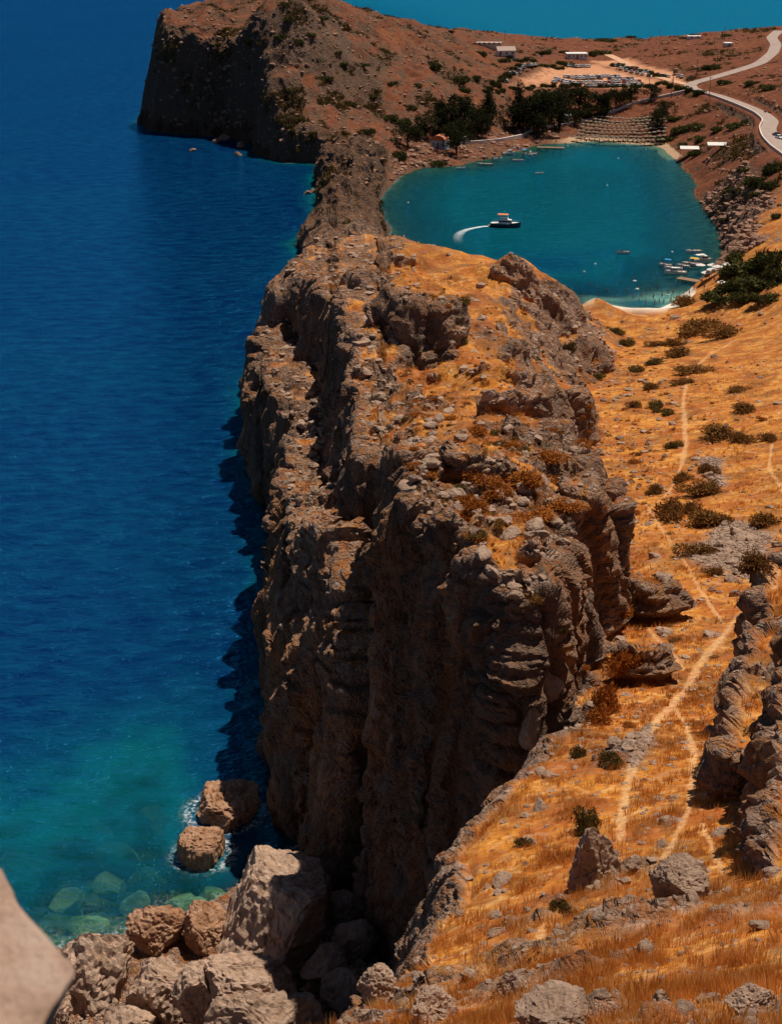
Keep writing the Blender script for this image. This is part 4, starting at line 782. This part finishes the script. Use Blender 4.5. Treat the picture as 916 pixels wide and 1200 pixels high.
# ------------------------------------------------------------------ buildings
def building(name, label, u, vb, wpx, hpx, depth, rz, wall, roof, openings, roofkind='flat', cat='building'):
    p = hit(u, vb); dep_ = p.y * CT - (p.z - CAMZ) * ST; k = dep_ / FPX; w = wpx * k; h = hpx * k * .95
    t = thing(name, label, cat, (p.x, p.y, p.z), R(rz)); mb = MB().box(-w / 2, w / 2, 0, depth, -2.5, h); link('wall', mb.mesh('wall', M[wall]), None, t)
    if roofkind == 'flat': link('roof', MB().box(-w / 2 - .2, w / 2 + .2, -.2, depth + .2, h + .003, h + .28).mesh('roof', M[roof]), None, t)
    elif roofkind == 'gable':
        o = .35; vs = [(-w / 2 - o, -o, h + .003), (w / 2 + o, -o, h + .003), (w / 2 + o, depth + o, h + .003), (-w / 2 - o, depth + o, h + .003), (-w / 2 - o, depth / 2, h + depth * .28), (w / 2 + o, depth / 2, h + depth * .28)]
        link('roof', py_mesh('roof', vs, [(3, 2, 1, 0), (0, 1, 5, 4), (2, 3, 4, 5), (0, 4, 3), (1, 2, 5)], M[roof]), None, t)
    elif roofkind == 'dome':
        n = 10; vs = [(-w / 2, depth * j / 8, h + .003) if i == 0 else (w / 2 * math.cos(math.pi - math.pi * i / n), depth * j / 8, h + .003 + .36 * w * math.sin(math.pi * i / n)) for j in range(9) for i in range(n + 1)]
        fs = [(j * (n + 1) + i, j * (n + 1) + i + 1, (j + 1) * (n + 1) + i + 1, (j + 1) * (n + 1) + i) for j in range(8) for i in range(n)] + [tuple(range(n + 1)), tuple(range(8 * (n + 1), 9 * (n + 1)))[::-1]]
        link('roof', py_mesh('roof', vs, fs, M[roof]), None, t)
    for (nm, fx, fz, fw, fh) in openings:
        cx = (fx - .5) * w; o = link(nm, MB().box(cx - fw / 2, cx + fw / 2, -.06, .1, fz, fz + fh).mesh(nm, M['glass'] if nm == 'window' else M['wood']), None, t)
        if nm == 'window': link('sill', MB().box(cx - fw / 2 - .1, cx + fw / 2 + .1, -.16, -.062, fz - .12, fz - .02).mesh('sill', M['stone']), None, o)
    return t
wins = lambda n, z=1.2: [('window', (j + .5) / n, z, .9, 1.1) for j in range(n)]
building('house', 'small tan-roofed house at the upper edge of the car park', 592, 66, 21, 7, 7, 8, 'plaster', 'roof_tan', wins(3) + [('door', .12, 0, 1., 2.1)], 'gable')
building('long_building', 'long low grey-roofed building on the far rise', 572, 52, 34, 4, 7, -4, 'stone', 'roof_tan', wins(6))
building('white_house', 'white flat-roofed house with dark windows beyond the parked cars', 676, 68, 24, 6, 8, 3, 'plaster', 'white', wins(5) + [('door', .5, 0, 1.1, 2.2)])
building('beach_hut', 'white hut among the dark trees above the beach', 660, 144, 14, 9, 4, 0, 'plaster', 'white', [('window', .3, 1.2, .9, 1.2), ('door', .7, 0, 1., 2.2)])
building('chapel', 'small chapel with a rounded orange roof by the rocky shore', 512, 172, 17, 9, 6, -20, 'bluewall', 'roof_red', [('door', .5, 0, 1.1, 2.2), ('window', .2, 1.4, .5, .8)], 'dome', 'chapel')
building('annex', 'little white annex beside the chapel terrace', 545, 168, 9, 8, 3.5, -5, 'plaster', 'white', [('door', .5, 0, .9, 2.)])
building('shed', 'tiny pale shed on the skyline by the sea', 814, 44.5, 15, 3, 5, 0, 'plaster', 'white', wins(2, .8), cat='shed')
building('white_shed', 'small white shed inside the bend of the road', 854, 54, 9, 4, 5, 10, 'plaster', 'white', [('door', .5, 0, 1., 2.)], cat='shed')
def awning(u, v, wpx, label):
    p = hit(u, v); k = (p.y * CT - (p.z - CAMZ) * ST) / FPX; w = wpx * k / 2; d = 2.4; t = thing('awning', label, 'awning', p, R(-6))
    link('canopy', MB().add([(-w, -d, 2.5), (w, -d, 2.5), (w, d, 3.1), (-w, d, 3.1), (-w, -d, 2.58), (w, -d, 2.58), (w, d, 3.18), (-w, d, 3.18)], [(3, 2, 1, 0), (4, 5, 6, 7), (0, 1, 5, 4), (1, 2, 6, 5), (2, 3, 7, 6), (3, 0, 4, 7)]).mesh('canopy', M['canvas']), None, t)
    for a in (-1, 1):
        for b_ in (-1, 1): link('post', MB().tube([(a * (w - .15), b_ * (d - .15), -1.2), (a * (w - .15), b_ * (d - .15), 2.5 + .3 * (b_ + 1))], .06, 6).mesh('post', M['metal']), None, t)
awning(806, 180, 22, 'white canvas awning at the end of the far beach'); awning(839, 176, 24, 'long white awning on the slope behind the beach end')

# ------------------------------------------------------------------ utility poles
for (u, vb, hpx) in [(773, 45, 13), (848, 46, 18), (843, 46, 12), (787, 98, 18), (828, 112, 24), (839, 72, 16), (815, 90, 20), (784, 112, 22), (591, 44, 9), (647, 46, 7), (760, 100, 16)]:
    p = hit(u, vb); k = (p.y * CT - (p.z - CAMZ) * ST) / FPX; h = hpx * k; t = thing('utility_pole', 'thin wooden utility pole near the coast road', 'pole', p, random.uniform(-.4, .4), 'utility poles')
    link('post', MB().tube([(0, 0, -1), (0, 0, h)], [.17, .11], 7).mesh('post', M['pole']), None, t); link('crossarm', MB().box(-.9, .9, -.18, -.111, h - .75, h - .6).mesh('crossarm', M['pole']), None, t)
    for x in (-.7, .7): link('insulator', MB().cone(h - .6, h - .35, .06, .04, 6, x, -.15).mesh('insulator', M['white']), None, t)

# ------------------------------------------------------------------ parasols and sunbeds
def parasol_proto(mat, r=1.25, h=2.1, rise=.55, n=10):
    mb = MB(); vs = [(0, 0, h + rise)] + [(r * math.cos(6.2832 * k / n), r * math.sin(6.2832 * k / n), h) for k in range(n)] + [(r * math.cos(6.2832 * k / n), r * math.sin(6.2832 * k / n), h - .14) for k in range(n)] + [(0, 0, h + rise - .14)]
    fs = [(0, 1 + k, 1 + (k + 1) % n) for k in range(n)] + [(1 + k, 1 + n + k, 1 + n + (k + 1) % n, 1 + (k + 1) % n) for k in range(n)] + [(2 * n + 1, 1 + n + (k + 1) % n, 1 + n + k) for k in range(n)]
    return py_mesh('canopy', vs, fs, mat), MB().tube([(0, 0, -.4), (0, 0, h + .3)], .045, 6).mesh('pole', M['wood'])
TH = parasol_proto(M['thatch'], 1.1); WH = parasol_proto(M['canvas'], 1.5)
bed_me = MB().box(-.32, .32, -.95, .45, .28, .36).add([(-.32, .45, .28), (.32, .45, .28), (.32, 1., .62), (-.32, 1., .62), (-.32, .45, .36), (.32, .45, .36), (.32, .98, .7), (-.32, .98, .7)], [(3, 2, 1, 0), (4, 5, 6, 7), (0, 1, 5, 4), (1, 2, 6, 5), (2, 3, 7, 6), (3, 0, 4, 7)]).mesh('mattress', M['roof_tan'])
bed_leg = MB().box(-.03, .03, -.03, .03, 0, .278).mesh('leg', M['white'])
def parasol(p, proto, label, group, s=1.):
    t = thing('parasol', label, 'parasol', p, random.uniform(0, 6), group, s); link('canopy', proto[0], None, t); link('pole', proto[1], None, t)
def sunbed(p, label, group):
    t = thing('sunbed', label, 'sunbed', p, math.pi + random.uniform(-.15, .15), group); link('mattress', bed_me, None, t)
    for x, y in ((-.27, -.87), (.27, -.87), (-.27, .41), (.27, .41)): o = link('leg', bed_leg, None, t); o.location = (x, y, 0)
c00, c10, c01, c11 = hit(672, 164), hit(776, 167), hit(692, 138), hit(776, 140)
for j in range(8):
    for i in range(19):
        a, c = (i + random.uniform(-.14, .14) + .3 * (j % 2)) / 18, (j + random.uniform(-.14, .14)) / 7
        q = (c00 * (1 - a) + c10 * a) * (1 - c) + (c01 * (1 - a) + c11 * a) * c
        if j > 5 and i < 2: continue
        z = float(Hs(q.x, q.y)); z = max(z, .3); parasol((q.x, q.y, z), TH, 'round straw beach parasol in the rows on the far beach', 'straw parasols on the far beach')
        if j < 4: sunbed((q.x + .9, q.y - .5, z + .02), 'tan sunbed under the straw parasols on the far beach', 'sunbeds on the far beach')
for (u, v) in [(820.7, 321), (833, 323), (837, 319), (846, 320), (849, 318), (833, 318), (843, 339), (826, 327)]:
    p = hit(u, v); p.z = max(p.z, .3); parasol(p, WH, 'white beach parasol by the jetty of the small beach', 'white parasols by the jetty')

# ------------------------------------------------------------------ jetties
def jetty(u0, v0, u1, v1, w, label):
    a, b_ = on_sea(u0, v0), on_sea(u1, v1); d = b_ - a; L = d.length; t = thing('jetty', label, 'jetty', a, math.atan2(d.y, d.x)); n = max(3, int(L / .9))
    pm = MB().box(0, L / n - .05, -w / 2, w / 2, .62, .74).mesh('plank', M['wood'])
    for k in range(n): o = link('plank', pm, None, t); o.location = (k * L / n, 0, 0)
    for k in range(4):
        for s_ in (-1, 1): link('pile', MB().tube([(L * (k + .3) / 3.8, s_ * (w / 2 - .2), -3), (L * (k + .3) / 3.8, s_ * (w / 2 - .2), .615)], .12, 7).mesh('pile', M['wood']), None, t)
jetty(794, 328, 828, 334, 3., 'dark wooden jetty by the small near beach'); jetty(629, 174, 661, 175, 3., 'reddish wooden jetty below the dark trees')

# ------------------------------------------------------------------ boats
def hull_mesh(L, B, H, mat, n=10):
    vs = []; fs = []; m = 7
    for i in range(n + 1):
        s_ = i / n; x = -L / 2 + L * s_; b_ = B / 2 * (1 - max(0, (s_ - .45) / .55) ** 2.2) * (.9 + .1 * min(1, s_ * 3)); h = H * (1 + .35 * s_ ** 2); kz = -.25 * (1 - s_ ** 3)
        for (fy, fz) in ((1, h), (.97, h * .55), (.78, .0), (0, kz), (-.78, .0), (-.97, h * .55), (-1, h)): vs.append((x, fy * max(b_, .02), fz))
    for i in range(n):
        for j in range(m - 1): fs.append((i * m + j, i * m + j + 1, (i + 1) * m + j + 1, (i + 1) * m + j))
    fs += [tuple(range(m))[::-1]]; return py_mesh('hull', vs, fs, mat)
def deck_mesh(L, B, H, mat, drop=.25, n=10):
    vs = []
    for i in range(n + 1):
        s_ = i / n; b_ = B / 2 * (1 - max(0, (s_ - .45) / .55) ** 2.2) * .93; z = H * (1 + .35 * s_ ** 2) - drop * (1 if s_ < .55 else .15); vs += [(-L / 2 + .05 + L * s_ * .97, b_, z), (-L / 2 + .05 + L * s_ * .97, -b_, z)]
    return py_mesh('deck', vs, [(2 * i, 2 * i + 1, 2 * i + 3, 2 * i + 2) for i in range(n)], mat)
def boat(u, v, lpx, label, head=0, hull='white', canopy=None, cabin=False, group=None, beam=.34, deck='roof_tan', engine=True):
    p = on_sea(u, v); k = (p.y * CT + CAMZ * ST) / FPX; L = max(3.2, lpx * k * (1.3 if v > 290 else 1.45)); B = L * beam; H = .16 * L ** .75 + .15; t = thing('motorboat' if engine else 'dinghy', label, 'boat', (p.x, p.y, .05), R(head), group)
    hu = link('hull', hull_mesh(L, B, H, M[hull]), None, t); link('deck', deck_mesh(L, B, H, M[deck]), None, t); link('rubbing_strake', MB().box(-L * .48, L * .2, B * .5 - .02, B * .5 + .04, H * .8, H * .92).box(-L * .48, L * .2, -B * .5 - .04, -B * .5 + .02, H * .8, H * .92).mesh('rubbing_strake', M['dark']), None, hu)
    for x in ((-.1, -.3) if not cabin else (-.36,)): link('thwart', MB().box(L * x - .18, L * x + .18, -B * .42, B * .42, H * .72, H * .86).mesh('thwart', M['white']), None, t)
    if cabin:
        c = link('cabin', MB().box(-L * .12, L * .24, -B * .33, B * .33, H * .7, H * 1.2 + .9, .22).mesh('cabin', M['white']), None, t); link('window', MB().box(-L * .08, L * .235, -B * .325, B * .325, H * 1.2 + .32, H * 1.2 + .68, .03).mesh('window', M['glass']), None, c)
    else: link('windscreen', MB().add([(L * .14, -B * .36, H), (L * .14, B * .36, H), (L * .07, B * .33, H + .5), (L * .07, -B * .33, H + .5), (L * .16, -B * .36, H), (L * .16, B * .36, H)], [(0, 1, 2, 3), (4, 3, 2, 5), (0, 3, 4), (1, 5, 2)]).mesh('windscreen', M['glass']), None, t)
    if canopy:
        link('canopy', MB().box(-L * .38, L * .08, -B * .42, B * .42, H + 1.45, H + 1.58, .1).mesh('canopy', M[canopy]), None, t)
        for x in (-.34, .04):
            for s_ in (-1, 1): link('canopy_post', MB().tube([(L * x, s_ * B * .38, H * .6), (L * x, s_ * B * .36, H + 1.46)], .025, 5).mesh('canopy_post', M['metal']), None, t)
    if engine: link('outboard_motor', MB().box(-L / 2 - .45, -L / 2 - .02, -.2, .2, H * .7, H * 1.5, .05).box(-L / 2 - .3, -L / 2 - .16, -.06, .06, -.35, H * .72).mesh('outboard_motor', M['dark']), None, t)
    return t
boat(778 + 1, 312, 13, 'motorboat with a bright blue canopy moored at the jetty', 150, canopy='blue'); boat(788, 316, 17, 'white open motorboat moored beside the blue canopied one', 165); boat(791, 321, 20, 'long white motorboat closest to the jetty end', 170, cabin=True)
boat(809, 311, 17, 'white motorboat with a yellow canopy at the jetty', 160, canopy='yellow'); boat(823, 307, 19, 'white cabin motorboat outermost in the moored row', 20, cabin=True, canopy='canvas'); boat(800, 313, 13, 'small white motorboat squeezed between moored boats', 150)
boat(812, 296, 15, 'white dinghy anchored off the moored boats', 185, engine=False); boat(730, 297, 13, 'dark-decked dinghy floating alone in the bay', 178, deck='dark', engine=False)
boat(568, 194, 13, 'flat pale green rowing boat off the rocky shore', 182, hull='green_h', engine=False); boat(583, 187, 9, 'small white motorboat near the chapel shore rocks', 30); boat(596, 181, 12, 'white motorboat moored along the chapel shore', 20, cabin=True); boat(604, 176, 10, 'white motorboat nearest the shore wall', 10, deck='dark')
boat(607, 189, 10, 'white motorboat anchored off the chapel shore', -15); boat(614, 181, 10, 'motorboat with a blue canopy by the far jetty', 80, canopy='blue'); boat(621, 182, 9, 'white motorboat next to the blue canopied boat', 85, cabin=True); boat(626, 181, 9, 'white motorboat against the far jetty', 95)
boat(632, 204, 7, 'tiny dinghy drifting off the far jetty', 10, engine=False); boat(540, 198, 8, 'small tender by the rocks below the chapel', 10, engine=False); boat(586, 174, 8, 'pale rowing boat pulled up by the shore wall', 15, engine=False)
# cabin cruiser under way
p = on_sea(592, 266); t = thing('cabin_cruiser', 'dark-hulled cabin cruiser with an orange top leaving a white wake', 'boat', (p.x, p.y, .1), R(-12)); L, B, H = 10.2, 3.2, 1.25
M['navy'] = plain('dark_navy_hull', (.03, .045, .06), .3)
hu = link('hull', hull_mesh(L, B, H, M['navy']), None, t); link('gunwale', MB().box(-L * .49, L * .15, B * .5 - .06, B * .5 + .05, H * .98, H * 1.1).box(-L * .49, L * .15, -B * .5 - .05, -B * .5 + .06, H * .98, H * 1.1).mesh('gunwale', M['white']), None, hu)
link('deck', deck_mesh(L, B, H, M['white'], .12), None, t); cb = link('cabin', MB().box(-2.4, 2.2, -1.15, 1.15, H, H + 1.25, .28).mesh('cabin', M['white']), None, t); link('window', MB().box(-2.2, 2.24, -1.16, 1.16, H + .45, H + .95, .1).mesh('window', M['glass']), None, cb)
link('flybridge', MB().box(-2., .9, -.95, .95, H + 1.253, H + 1.75, .1).mesh('flybridge', M['white']), None, t); link('sunshade', MB().box(-2.8, .9, -1.2, 1.2, H + 2.9, H + 3.02, .12).mesh('sunshade', M['orange']), None, t)
for x in (-2.5, .6):
    for s_ in (-1, 1): link('sunshade_post', MB().tube([(x, s_ * 1., H + .9), (x, s_ * 1., H + 2.9)], .03, 5).mesh('sunshade_post', M['metal']), None, t)
link('bow_rail', MB().tube([(1.8, 1.3, H + .75), (3.6, 1., H + 1.), (4.9, 0, H + 1.15), (3.6, -1., H + 1.), (1.8, -1.3, H + .75)], .03, 5).mesh('bow_rail', M['metal']), None, t); link('swim_platform', MB().box(-L / 2 - .7, -L / 2 - .02, -1.2, 1.2, .25, .37).mesh('swim_platform', M['wood']), None, t)
# its wake: churned foam lying on the water
Qw = smooth_line([tuple(on_sea(u, v)) for u, v in [(578, 265.5), (568, 265), (556, 267), (547, 269), (540, 272), (536, 277), (537, 286)]], 50); T = np.gradient(Qw[:, :2], axis=0); T /= np.linalg.norm(T, axis=1)[:, None]
vs = []; fs = []; fa = []
for k in range(50):
    hw = .6 + 1.2 * min(1, k / 26); fade = max(0, 1 - (k / 49)) ** 1.5
    for j in range(-4, 5): vs.append((Qw[k, 0] - T[k, 1] * hw * j / 4, Qw[k, 1] + T[k, 0] * hw * j / 4, .03 + .05 * (1 - abs(j) / 4) * fade)); fa.append((1 - abs(j) / 4) ** .6 * fade)
for k in range(49):
    for j in range(8): fs.append((9 * k + j, 9 * k + j + 1, 9 * k + 10 + j, 9 * k + 9 + j))
me = py_mesh('boat_wake', vs, fs); add_attr(me, 'foam', np.array(fa)); b = NB('wake_foam'); fk = b.math('MULTIPLY', b.n('Attribute', attribute_name='foam').outputs['Fac'], b.ramp(b.noise(b.pos(), .9, 5, .7), (.30, .25), (.6, 1.)), clamp=True)
mx = b.n('MixShader', {0: b.math('MULTIPLY', fk, 1.5, clamp=True), 1: b.n('BsdfTransparent').outputs[0], 2: b.n('BsdfDiffuse', {0: (.78, .84, .86, 1)}).outputs[0]}); b.put(b.out.inputs[0], mx.outputs[0]); me.materials.append(b.m); tag(kind(link('boat_wake', me), 'stuff'), 'curving white wake trailing behind the cabin cruiser', 'wake')

# ------------------------------------------------------------------ vehicles
CARM = [plain('car_paint_' + n, c, .3, .03, 1., .5) for n, c in (('white', (.75, .75, .75)), ('silver', (.45, .46, .48)), ('black', (.02, .02, .025)), ('red', (.35, .03, .03)), ('blue', (.04, .10, .25)), ('grey', (.15, .15, .16)))]
def car_body():
    L = [(-2.1, .35), (-2.1, .85), (-1.5, .92), (.95, .92), (1.95, .78), (2.1, .6), (2.1, .35)]; vs = [(x, s_ * .85, z) for s_ in (-1, 1) for x, z in L]; n = len(L)
    return vs, [tuple(range(n)), tuple(range(n, 2 * n))[::-1]] + [(k, (k + 1) % n, n + (k + 1) % n, n + k)[::-1] for k in range(n)]
cv, cf = car_body(); tv = MB().add([(-1.75, -.78, .92), (.95, -.78, .92), (.95, .78, .92), (-1.75, .78, .92), (-1.35, -.62, 1.42), (.3, -.62, 1.42), (.3, .62, 1.42), (-1.35, .62, 1.42)], [(4, 5, 6, 7), (0, 1, 5, 4), (1, 2, 6, 5), (2, 3, 7, 6), (3, 0, 4, 7)])
BODY = [py_mesh('body', cv, cf, m) for m in CARM]; ROOF = [MB().box(-1.36, .31, -.63, .63, 1.423, 1.47, .05).mesh('roof', m) for m in CARM]; GLS = tv.mesh('windows', M['glass']); WHL = MB().tube([(0, -.1, 0), (0, .1, 0)], .33, 12).mesh('wheel', M['dark'])
def car(p, rz, c, label, group=None):
    t = thing('parked_car', label, 'car', p, rz, group); link('body', BODY[c], None, t); link('windows', GLS, None, t); link('roof', ROOF[c], None, t)
    for x in (-1.3, 1.35):
        for s_ in (-.78, .78): o = link('wheel', WHL, None, t); o.location = (x, s_, .33)
CN = ['white', 'silver', 'black', 'red', 'blue', 'grey']
def gz(q): return (q.x, q.y, float(Hs(q.x, q.y)) + .05)
for (u0, v0, u1, v1, n) in [(646, 96, 752, 98, 25), (650, 93.3, 748, 94.5, 23), (660, 90.6, 740, 91.2, 19), (664, 88, 725, 88.5, 14), (721, 76, 782, 90, 12), (592, 96, 613, 78, 9), (612, 77.5, 624, 77.2, 4), (664, 77, 688, 76, 7), (793, 90, 806, 91, 4), (728, 81, 765, 90, 7)]:
    a, b_ = hit(u0, v0), hit(u1, v1)
    for k in range(n):
        q = a.lerp(b_, (k + random.uniform(-.1, .1)) / max(1, n - 1)); c = random.choices(range(6), (10, 5, 2, 1, 1, 2))[0]
        if random.random() < .06: continue
        car(gz(q), math.pi / 2 + random.uniform(-.08, .08), c, CN[c] + ' car parked in the rows of the car park', 'cars in the car park')
car(gz(hit(907, 159)), R(105), 2, 'black car driving on the coast road beside the parapet'); car(gz(hit(914, 161)), R(285), 0, 'white car on the coast road passing the black car')
q = hit(791, 86); t = thing('truck', 'brown box truck standing at the car park entrance', 'truck', gz(q), R(70)); link('cargo_box', MB().box(-2.6, 1.1, -1.1, 1.1, .9, 3., .03).mesh('cargo_box', M['wood']), None, t); cb = link('cab', MB().box(1.2, 2.6, -1., 1., .5, 2.3, .15).mesh('cab', M['white']), None, t); link('windscreen', MB().box(2.35, 2.56, -.85, .85, 1.3, 1.95, .03).mesh('windscreen', M['glass']), None, cb)
for x in (-1.7, 1.8):
    for s_ in (-.95, .95): o = link('wheel', WHL, None, t); o.location = (x, s_, .35); o.scale = (1.3, 1.3, 1.3)
def scooter(u, v):
    t = thing('scooter', 'dark motor scooter with rider space parked along the road wall', 'scooter', gz(hit(u, v)), random.uniform(1.8, 2.4), 'scooters on the road')
    link('body', MB().box(-.7, -.05, -.16, .16, .35, .78, .06).box(-.05, .5, -.14, .14, .28, .4).add([(.4, -.18, .3), (.4, .18, .3), (.62, .16, 1.), (.62, -.16, 1.), (.5, -.18, .3), (.5, .18, .3), (.68, .16, 1.), (.68, -.16, 1.)], [(0, 1, 2, 3), (7, 6, 5, 4), (0, 3, 7, 4), (1, 5, 6, 2), (3, 2, 6, 7)]).mesh('body', M['dark']), None, t); link('handlebar', MB().tube([(.62, -.35, 1.05), (.62, .35, 1.05)], .03, 6).mesh('handlebar', M['metal']), None, t)
    for x in (-.5, .65): o = link('wheel', WHL, None, t); o.location = (x, 0, .25); o.scale = (.75, .5, .75)
scooter(895, 130.5); scooter(902.5, 132)

# ------------------------------------------------------------------ people on the small beach and in the water
def person_meshes(pose):
    J = {'hip': (0, 0, .95), 'waist': (0, 0, 1.12), 'chest': (0, 0, 1.36), 'neck': (0, 0, 1.50), 'head0': (0, .01, 1.58), 'head1': (0, .02, 1.72)}
    E = [('hip', 'waist'), ('waist', 'chest'), ('chest', 'neck'), ('neck', 'head0'), ('head0', 'head1')]; Rr = {'hip': .145, 'waist': .125, 'chest': .15, 'neck': .055, 'head0': .085, 'head1': .09}
    for s_, n in ((-1, 'l'), (1, 'r')):
        up = pose == 'wave' and s_ == 1; st = .12 * s_ if pose == 'step' else 0
        J.update({n + 'sh': (.19 * s_, 0, 1.42), n + 'el': (.27 * s_, .02, 1.68 if up else 1.15), n + 'wr': (.22 * s_, .08, 1.92 if up else .92), n + 'ha': (.21 * s_, .1, 2.02 if up else .82), n + 'th': (.1 * s_, 0, .88), n + 'kn': (.11 * s_, st + .02, .5), n + 'an': (.12 * s_, st * 1.4, .09), n + 'to': (.13 * s_, st * 1.4 + .16, .035)})
        Rr.update({n + 'sh': .07, n + 'el': .045, n + 'wr': .033, n + 'ha': .04, n + 'th': .1, n + 'kn': .06, n + 'an': .042, n + 'to': .035})
        E += [('chest', n + 'sh'), (n + 'sh', n + 'el'), (n + 'el', n + 'wr'), (n + 'wr', n + 'ha'), ('hip', n + 'th'), (n + 'th', n + 'kn'), (n + 'kn', n + 'an'), (n + 'an', n + 'to')]
    ks = list(J); me = bpy.data.meshes.new('skeleton'); me.from_pydata([J[k] for k in ks], [(ks.index(a), ks.index(b_)) for a, b_ in E], []); o = bpy.data.objects.new('skeleton', me); COL.objects.link(o)
    o.modifiers.new('skin', 'SKIN'); 
    for k, d in zip(ks, me.skin_vertices[0].data): d.radius = (Rr[k], Rr[k] * .8); d.use_root = k == 'hip'
    o.modifiers.new('sub', 'SUBSURF').levels = 1; dg = bpy.context.evaluated_depsgraph_get(); dg.update(); out = bpy.data.meshes.new_from_object(o.evaluated_get(dg)); out.name = 'body'; bpy.data.objects.remove(o); out.materials.clear(); out.materials.append(M['skin']); smooth_by(out); return out
PB = {k: person_meshes(k) for k in ('stand', 'wave', 'step')}
v3, f3 = ICO[2]; hair_me = py_mesh('hair', [tuple(a) for a in (v3 * np.array((.105, .115, .10)) + np.array((0, -.012, 1.75)))], f3, M['hair'], True)
trunk_me = {k: MB().tube([(0, 0, .72), (0, 0, .98), (0, 0, 1.04)], [.2, .172, .155], 12).mesh('swimwear', M[m]) for k, m in ((0, 'swim_a'), (1, 'swim_b'))}
SPOT = [(690, 334, 1), (711, 340, 1), (727, 331, 1.1), (741, 348, .7), (748, 354, .5), (756, 357, .2), (766.5, 357, .2), (771.6, 355.5, .2), (777, 355.5, .2), (785.5, 352.5, .3), (792, 352.5, .2), (795, 351, .2), (799.6, 349.5, .1), (762, 339, 1), (770, 336, 1), (811.7, 339, 0), (757.5, 340, 1), (747, 338, 1.1), (700, 338, 1), (735, 341, .9), (720, 345, .8), (782, 345, .6), (788, 343, .6), (775, 348, .5), (765, 349, .5), (751, 346, .8), (742, 327, 1.2), (684, 320, 1.3), (804, 345, 0), (820, 333, 0), (829, 330, 0), (836, 330, 0), (822, 337, 0), (725, 187, 1.2), (733, 190, 1.2), (716, 184, 1.1), (744, 187, 1.1), (710, 215, 1.3), (735, 176, .7), (750, 178, .6), (652, 168, 0), (660, 170, 0)]
for k, (u, v, d) in enumerate(SPOT):
    p = hit(u, v) if d < .15 else on_sea(u, v); z = p.z if d < .15 else -d * .9
    t = thing('person', 'bather standing in the shallow water of the bay' if d >= .15 else 'person in swimwear standing on the shore of the bay', 'person', (p.x, p.y, max(z, -1.3)), random.uniform(0, 6.28), 'bathers in the bay' if d >= .15 else 'people on the shore'); link('body', PB[('stand', 'step', 'wave', 'step')[k % 4]], None, t); link('hair', hair_me, None, t); link('swimwear', trunk_me[k % 2], None, t)
def ringf(u, v, m, label):
    vs = []; fs = []; n, mm = 16, 8
    for i in range(n):
        a = 6.2832 * i / n
        for j in range(mm): b_ = 6.2832 * j / mm; vs.append(((.42 + .16 * math.cos(b_)) * math.cos(a), (.42 + .16 * math.cos(b_)) * math.sin(a), .1 + .16 * math.sin(b_)))
    fs = [(i * mm + j, ((i + 1) % n) * mm + j, ((i + 1) % n) * mm + (j + 1) % mm, i * mm + (j + 1) % mm) for i in range(n) for j in range(mm)]
    tag(link('swim_ring', py_mesh('swim_ring', vs, fs, m, True), loc=on_sea(u, v)), label, 'swim ring')
ringf(743, 329.5, M['white'], 'white inflatable ring floating beside a bather'); ringf(746, 339, M['white'], 'white inflatable ring near the beach shallows'); ringf(782, 346, M['green_h'], 'green inflatable ring close to the bathers')
for (u, v) in [(684, 319), (787, 296), (711, 218), (724, 186), (478, 238), (697, 310)]:
    tag(link('mooring_buoy', py_mesh('mooring_buoy', [tuple(a) for a in v3 * .38 + np.array((0, 0, .12))], f3, M['white'], True), loc=on_sea(u, v)), 'small white mooring buoy afloat in the bay', 'buoy', 'mooring buoys in the bay')
